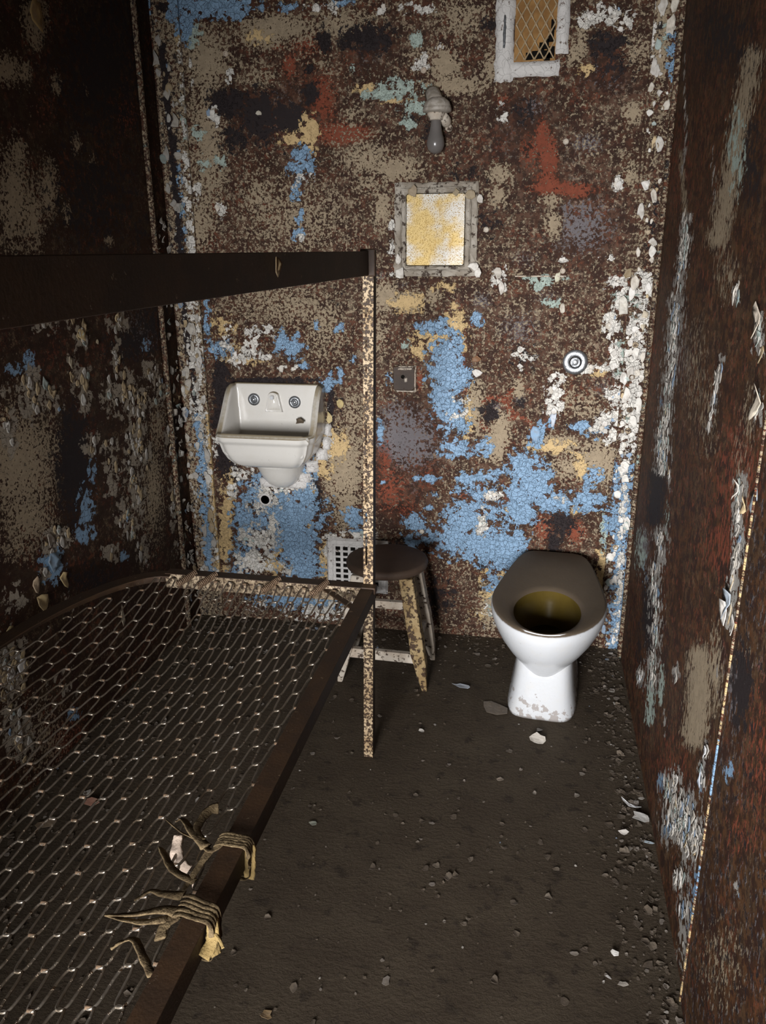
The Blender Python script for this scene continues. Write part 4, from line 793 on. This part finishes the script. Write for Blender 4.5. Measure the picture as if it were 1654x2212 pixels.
def band(mb, yc, w, tilt=0., g=.004, mi=0):                 # loop of cloth round the L-section rail
    for k, off in enumerate((-.009, -.0045, .0, .0045, .009)):
        tilt += random.uniform(-.004, .004)
        y_ = yc + off*w*60
        ribbon(mb, [(-.485-g, y_+tilt, .600+g), (-.478, y_+tilt*.6, .607+g), (-.455, y_, .608+g), (-.436+g, y_-tilt*.5, .606+g), (-.432+g, y_-tilt, .580), (-.434+g, y_-tilt, .556-g), (-.455, y_, .552-g), (-.482-g, y_+tilt, .580)], .0052, mi)
def S(px, py, z=.58): q = on(px, py, 2, z); return tuple(q)
o1 = thing('cloth_tie', 'ragged cloth strip wound twice round the side rail, upper of the two ties', 'cloth strip', (-.455, S(510, 1830, .6)[1], .60))
mb = MB(); yc = S(505, 1822, .605)[1]; band(mb, yc, .022, .004); mb.build('loop', M['cloth'], o1, smooth=True)
mb = MB(); ribbon(mb, [(-.434, yc+.006, .600), (-.430, yc-.004, .575), (-.431, yc-.012, .548)], .013); mb.build('tail', M['cloth_y'], o1, smooth=True)
for pts, w in (([(-.480, yc, .605), S(455, 1838, .598), S(430, 1815, .586), S(395, 1800, .575), S(360, 1772, .565)], (.010, .006)),
               ([S(440, 1815, .594), S(425, 1790, .588), S(450, 1752, .580), S(472, 1746, .577)], (.007, .012)), ([S(445, 1830, .596), S(415, 1795, .588), S(395, 1770, .575), S(380, 1775, .57)], (.012, .008)),
               ([S(420, 1905, .592), S(375, 1880, .58), S(355, 1845, .57), S(348, 1832, .566)], (.010, .009)), ([S(455, 1835, .597), S(430, 1870, .592), S(405, 1910, .588), S(395, 1925, .585)], (.010, .008))):
    mb = MB(); ribbon(mb, pts, w, twist=.05); mb.build('strip', M['cloth'], o1, smooth=True)
o2 = thing('cloth_tie', 'yellowed cloth strip knotted round the rail with ragged ends, lower of the two ties', 'cloth strip', (-.455, S(430, 1970, .6)[1], .60))
mb = MB(); yc = S(425, 1975, .605)[1]; band(mb, yc, .03, .006, .006); mb.build('loop', M['cloth'], o2, smooth=True)
mb = MB(); ribbon(mb, [(-.437, yc+.004, .606), (-.428, yc-.012, .600), (-.425, yc-.026, .585), (-.432, yc-.045, .575)], (.010, .016)); ribbon(mb, [(-.428, yc-.008, .600), (-.424, yc-.02, .575), (-.420, yc-.024, .56)], .010)
ribbon(mb, [(-.424, yc-.018, .596), (-.412, yc-.026, .590), (-.404, yc-.034, .586)], .003); mb.build('knot_end', M['cloth_y'], o2, smooth=True)
for pts, w in (([(-.485, yc, .604), S(350, 1965, .598), S(290, 1975, .59), S(230, 1977, .58)], (.016, .007)), ([S(360, 1985, .60), S(310, 1992, .592), S(260, 1985, .585), S(232, 1978, .58)], (.010, .006)),
               ([S(385, 1975, .60), S(355, 2000, .598), S(345, 2030, .595)], (.012, .012)), ([S(395, 1935, .598), S(350, 1930, .59), S(325, 1925, .583), S(290, 1945, .578)], (.014, .006)),
               ([S(328, 2108, .6), S(310, 2070, .597), S(290, 2030, .59), S(262, 2035, .585), S(240, 2050, .58)], (.007, .012))):
    mb = MB(); ribbon(mb, pts, w, twist=.04); mb.build('strip', M['cloth'], o2, smooth=True)
o3 = thing('rag', 'pale scrap of cloth caught in the springs between the two ties', 'rag', S(395, 1850, .56))
mb = MB(); ribbon(mb, [S(385, 1805, .575), S(380, 1840, .56), S(392, 1870, .545), S(412, 1890, .53), S(420, 1905, .50)], (.012, .018), twist=.08); mb.build('cloth', M['cloth_p'], o3, smooth=True)

# ------------------------------------------------------------------ fallen paint
fd = []
for _ in range(2600):
    m_ = random.random()
    if m_ < .30: x = XR - abs(random.gauss(0, .07)); y = random.uniform(.6, 3.0)
    elif m_ < .52: x = random.uniform(XL, XR); y = YB - abs(random.gauss(0, .12))
    elif m_ < .66: x = XL + abs(random.gauss(0, .16)); y = random.uniform(.8, 3.0)
    else: x = random.uniform(XL, XR); y = random.uniform(.6, 3.0)
    if not (XL+.01 < x < XR-.01 and y < YB-.01): continue
    if -.06 < x < .215 and 2.42 < y < 2.95: continue
    sz = random.choice([.002, .0025, .003, .004, .005, .006, .010]) * (1.3 if m_ < .66 and random.random() < .3 else 1)
    cdirt = random.choices([(.09, .07, .052), (.13, .105, .08), (.22, .19, .16), (.40, .37, .33), (.22, .27, .34)], [7, 4, 1.6, .5, .15])[0]
    fd.append((Vector((x, y, .001)), Vector((1, 0, 0)), Vector((0, 1, 0)), Vector((0, 0, 1)), sz, random.uniform(.6, 1.5), .001, random.uniform(.05, .8), cdirt))
db = flake_mesh(fd, 'floor_debris'); db.data.polygons.foreach_set('use_smooth', [False]*len(db.data.polygons)); db.modifiers['t'].thickness = .0006; tag(db, 'crumbs and small chips of fallen paint strewn over the dirty floor', 'debris', kind='stuff')
def floor_flake(label, px, py, sz, asp, col, curl=.6, yaw=0., tilt=0., z=0.):
    q = on(px, py, 2, z); u = Vector((math.cos(yaw), math.sin(yaw), 0)); v = Vector((-math.sin(yaw), math.cos(yaw), 0)); n_ = Vector((0, 0, 1))
    if tilt: v = (v*math.cos(tilt) + n_*math.sin(tilt)); n_ = u.cross(v)
    o = flake_mesh([(Vector((0, 0, .001 + abs(math.sin(tilt))*sz*asp)), u, v, n_, sz, asp, .001, curl*.5, col)], 'paint_flake'); o.data.polygons.foreach_set('use_smooth', [False]*len(o.data.polygons)); o.modifiers['t'].thickness = .0007; o.location = (q[0], q[1], z+.0005)
    tag(o, label, 'paint flake', 'larger paint flakes fallen on the floor'); return o
floor_flake('large grey-brown sheet of paint lying left of the toilet pedestal', 1066, 1530, .074, .72, (.17, .14, .11), .3, -.75)
floor_flake('narrow curled blue-grey paint strip pointing at the stool leg', 998, 1484, .045, .28, (.33, .35, .38), .9, -.35)
floor_flake('pale cream paint flake just in front of the toilet base', 1160, 1602, .026, .85, (.60, .55, .48), .5, .4, .35)
floor_flake('small grey chip touching the front of the toilet base', 1164, 1578, .011, 1., (.30, .27, .24), .4)
floor_flake('long curled white splinter of paint at the foot of the right wall', 1362, 1742, .030, .22, (.55, .55, .55), 1.1, -.5)
floor_flake('bunched grey paint curl at the right wall, nearest the white splinter', 1385, 1770, .030, .6, (.30, .29, .27), 1.2, -.3, .4)
floor_flake('small bright flake alone on the floor left of the grey curl', 1347, 1802, .016, .8, (.55, .51, .46), .8, .2, .3)
floor_flake('pale blue sliver under the grey curl by the right wall', 1402, 1822, .018, .35, (.36, .42, .46), .9, -.1)
floor_flake('brown chip on the floor under the right wall, behind the splinter', 1338, 1630, .016, 1., (.25, .20, .15), .5)
floor_flake('white tube-shaped curl lowest on the right of the floor', 1325, 2062, .012, .8, (.60, .58, .54), 1.1, .1, .4)
floor_flake('thin white sliver in front of the tube-shaped curl', 1314, 2113, .010, .3, (.55, .53, .5), .5, -.6)
floor_flake('whitish square chip below the tube-shaped curl', 1345, 2128, .012, .7, (.42, .38, .33), .4, .3)
floor_flake('pinkish red and tan paint flake seen through the springs', 195, 1735, .034, .55, (.33, .17, .12), .6, .3, .2)
floor_flake('beige paint scrap half under the middle of the bed springs', 100, 1780, .030, .7, (.24, .18, .12), .5, .6)
floor_flake('grey-green chip on the bare floor beside the bed rail', 676, 1780, .014, .8, (.26, .27, .22), .6, .2)
floor_flake('tan paint fragment near the bottom edge of the bare floor', 575, 2195, .014, .9, (.24, .16, .08), .6, .2)
floor_flake('crumpled brown flake in the middle of the floor before the toilet', 1080, 1685, .012, .8, (.28, .23, .18), .8, .9)
q = on(649, 911, 1, YB-.062); sf = flake_mesh([(Vector((0, 0, 0)), Vector((1, .1, 0)).normalized(), Vector((0, .55, .83)).normalized(), Vector((0, -.83, .55)).normalized(), .021, .75, .002, .5, (.10, .075, .05))], 'paint_flake'); sf.location = tuple(q)
tag(sf, 'dark curled flake lying inside the right end of the sink', 'paint flake')
def hang(label, px, py, sz, asp, col, axis, val, n_, curl, name='paint_curl'):
    q = on(px, py, axis, val); n_ = Vector(n_); v = Vector((0, 0, 1)); u = v.cross(n_)
    return (Vector(q), u, v, n_, sz, asp, .002, curl, col)
big = [hang('', 82, 0, 0, 0, 0, 0, XL, (1,0,0), 0)]
itL = [hang('', a[0], a[1], a[2]*.8, a[3], a[4], 0, XL, (1, 0, 0), c_*.7) for a, c_ in (((75, 35, .045, 1.3, (.30, .20, .08)), .5), ((172, 722, .030, 1.0, (.38, .29, .15)), .9), ((208, 738, .010, 1.2, (.5, .42, .28)), .6), ((150, 780, .016, 1.8, (.42, .36, .26)), .6), ((255, 698, .022, .8, (.45, .40, .32)), .7), ((88, 1305, .036, 1.2, (.55, .42, .22)), 1.2), ((135, 1250, .026, 1.5, (.48, .36, .18)), 1.2), ((15, 1370, .026, 1.3, (.5, .40, .2)), 1.0), ((75, 1265, .022, 1.6, (.4, .3, .2)), 1.), ((105, 1165, .034, 1.1, (.45, .40, .34)), .9), ((112, 1215, .036, 1.2, (.20, .28, .36)), .4), ((262, 1330, .016, 3.2, (.36, .30, .22)), .6), ((20, 1450, .03, 1.2, (.6, .58, .55)), .7), ((45, 1440, .03, 1.2, (.6, .58, .55)), .7), ((40, 1590, .03, 1.3, (.6, .58, .55)), .9))]
flake_mesh(itL, 'paint_curl', wl)
itR = [hang('', a[0], a[1], a[2]*.72, a[3], a[4], 0, XR, (-1, 0, 0), c_*.6) for a, c_ in (((1588, 634, .026, 1.3, (.62, .57, .5)), .6), ((1640, 870, .03, 1.5, (.55, .48, .38)), 1.), ((1640, 700, .035, 1.4, (.6, .52, .42)), .8), ((1595, 1060, .022, 1.5, (.6, .55, .48)), 1.2), ((1612, 1090, .02, 1.6, (.55, .42, .24)), 1.), ((1640, 1075, .028, 1.6, (.32, .36, .40)), 1.), ((1575, 1300, .03, 1.5, (.35, .40, .45)), 1.), ((1568, 1330, .03, 1.6, (.6, .57, .52)), 1.), ((1525, 1625, .012, 2., (.62, .62, .62)), .6), ((1515, 1680, .016, 2.2, (.50, .55, .62)), .7), ((1472, 1898, .024, 1.3, (.62, .6, .56)), .4), ((1470, 1965, .016, 1.8, (.6, .58, .55)), .6), ((1550, 1890, .012, 1.2, (.5, .5, .5)), .7), ((1384, 1465, .02, 1.6, (.6, .62, .65)), .6))]
flake_mesh(itR, 'paint_curl', wr)
itB = [hang('', *a, 1, YB, (0, -1, 0), c_) for a, c_ in (((1030, 775, .020, .9, (.20, .10, .05)), 1.1), ((1030, 805, .024, .8, (.6, .57, .52)), .9), ((1075, 590, .016, 1.4, (.5, .46, .4)), 1.2), ((1083, 622, .013, 2., (.62, .58, .52)), .7), ((1030, 570, .014, 1.2, (.4, .34, .25)), .8), ((735, 872, .018, 1.2, (.46, .36, .16)), .8), ((712, 900, .016, 1.6, (.5, .4, .2)), .8), ((1336, 400, .012, 1.6, (.62, .6, .56)), .6), ((1205, 598, .012, 1.8, (.62, .6, .45)), .6), ((1215, 665, .01, 1.8, (.55, .5, .42)), .7), ((1156, 940, .024, 1.5, BLUE), .25), ((1195, 905, .014, 2.2, (.5, .54, .6)), .5), ((1345, 660, .02, 2., (.6, .57, .5)), 1.), ((1390, 690, .016, 2.4, (.55, .48, .36)), 1.4), ((1360, 590, .03, .6, (.25, .19, .11)), 1.), ((560, 245, .012, .8, (.5, .46, .38)), .4))]
flake_mesh(itB, 'paint_curl', wb)

# ------------------------------------------------------------------ light: broad light from the doorway, plus an added warm fill and dim ambient
def lamp(name, typ, loc, aim, energy, col, **kw):
    L = bpy.data.lights.new(name, typ); L.energy = energy; L.color = col
    for k, v in kw.items(): setattr(L, k, v)
    o = bpy.data.objects.new(name, L); C.objects.link(o); o.location = loc
    o.rotation_euler = (Vector(aim) - Vector(loc)).to_track_quat('-Z', 'Y').to_euler(); return o
lamp('doorway_light', 'AREA', (-.50, -1.30, 1.05), (.15, 3.03, .76), 36, (.98, .98, 1.0), shape='RECTANGLE', size=.75, size_y=1.0, spread=math.radians(64))
lamp('warm_fill', 'AREA', (-.3, -1.9, 2.2), (-.3, 2.6, .8), 3, (1.0, .74, .45), size=1.2)  # weak warm fill added behind the camera, not a real fixture
w = bpy.data.worlds.new('dim_ambient'); sc.world = w; w.use_nodes = True; w.node_tree.nodes['Background'].inputs[0].default_value = (.9, .75, .55, 1); w.node_tree.nodes['Background'].inputs[1].default_value = .008

# ------------------------------------------------------------------ camera
cam = bpy.data.cameras.new('camera'); co = bpy.data.objects.new('camera', cam); C.objects.link(co)
xr, yu, zb = Rw @ np.array([1, 0, 0]), Rw @ np.array([0, -1, 0]), Rw @ np.array([0, 0, -1])
mw = Matrix.Identity(4)
for i in range(3): mw[i][0], mw[i][1], mw[i][2], mw[i][3] = xr[i], yu[i], zb[i], CAM[i]
co.matrix_world = mw
cam.sensor_fit = 'HORIZONTAL'; cam.sensor_width = 36.0; cam.lens = 36.0*FPX/IW; cam.clip_start = .02
sc.camera = co
cy = sc.cycles; cy.max_bounces = 4; cy.diffuse_bounces = 2; cy.glossy_bounces = 2; cy.transmission_bounces = 1; cy.use_adaptive_sampling = True; cy.adaptive_threshold = .03; cy.adaptive_min_samples = 12; cy.use_denoising = True; cy.time_limit = 1000
sc.view_settings.view_transform = 'Standard'; sc.view_settings.look = 'None'; sc.view_settings.gamma = 1; sc.view_settings.exposure = 0.0
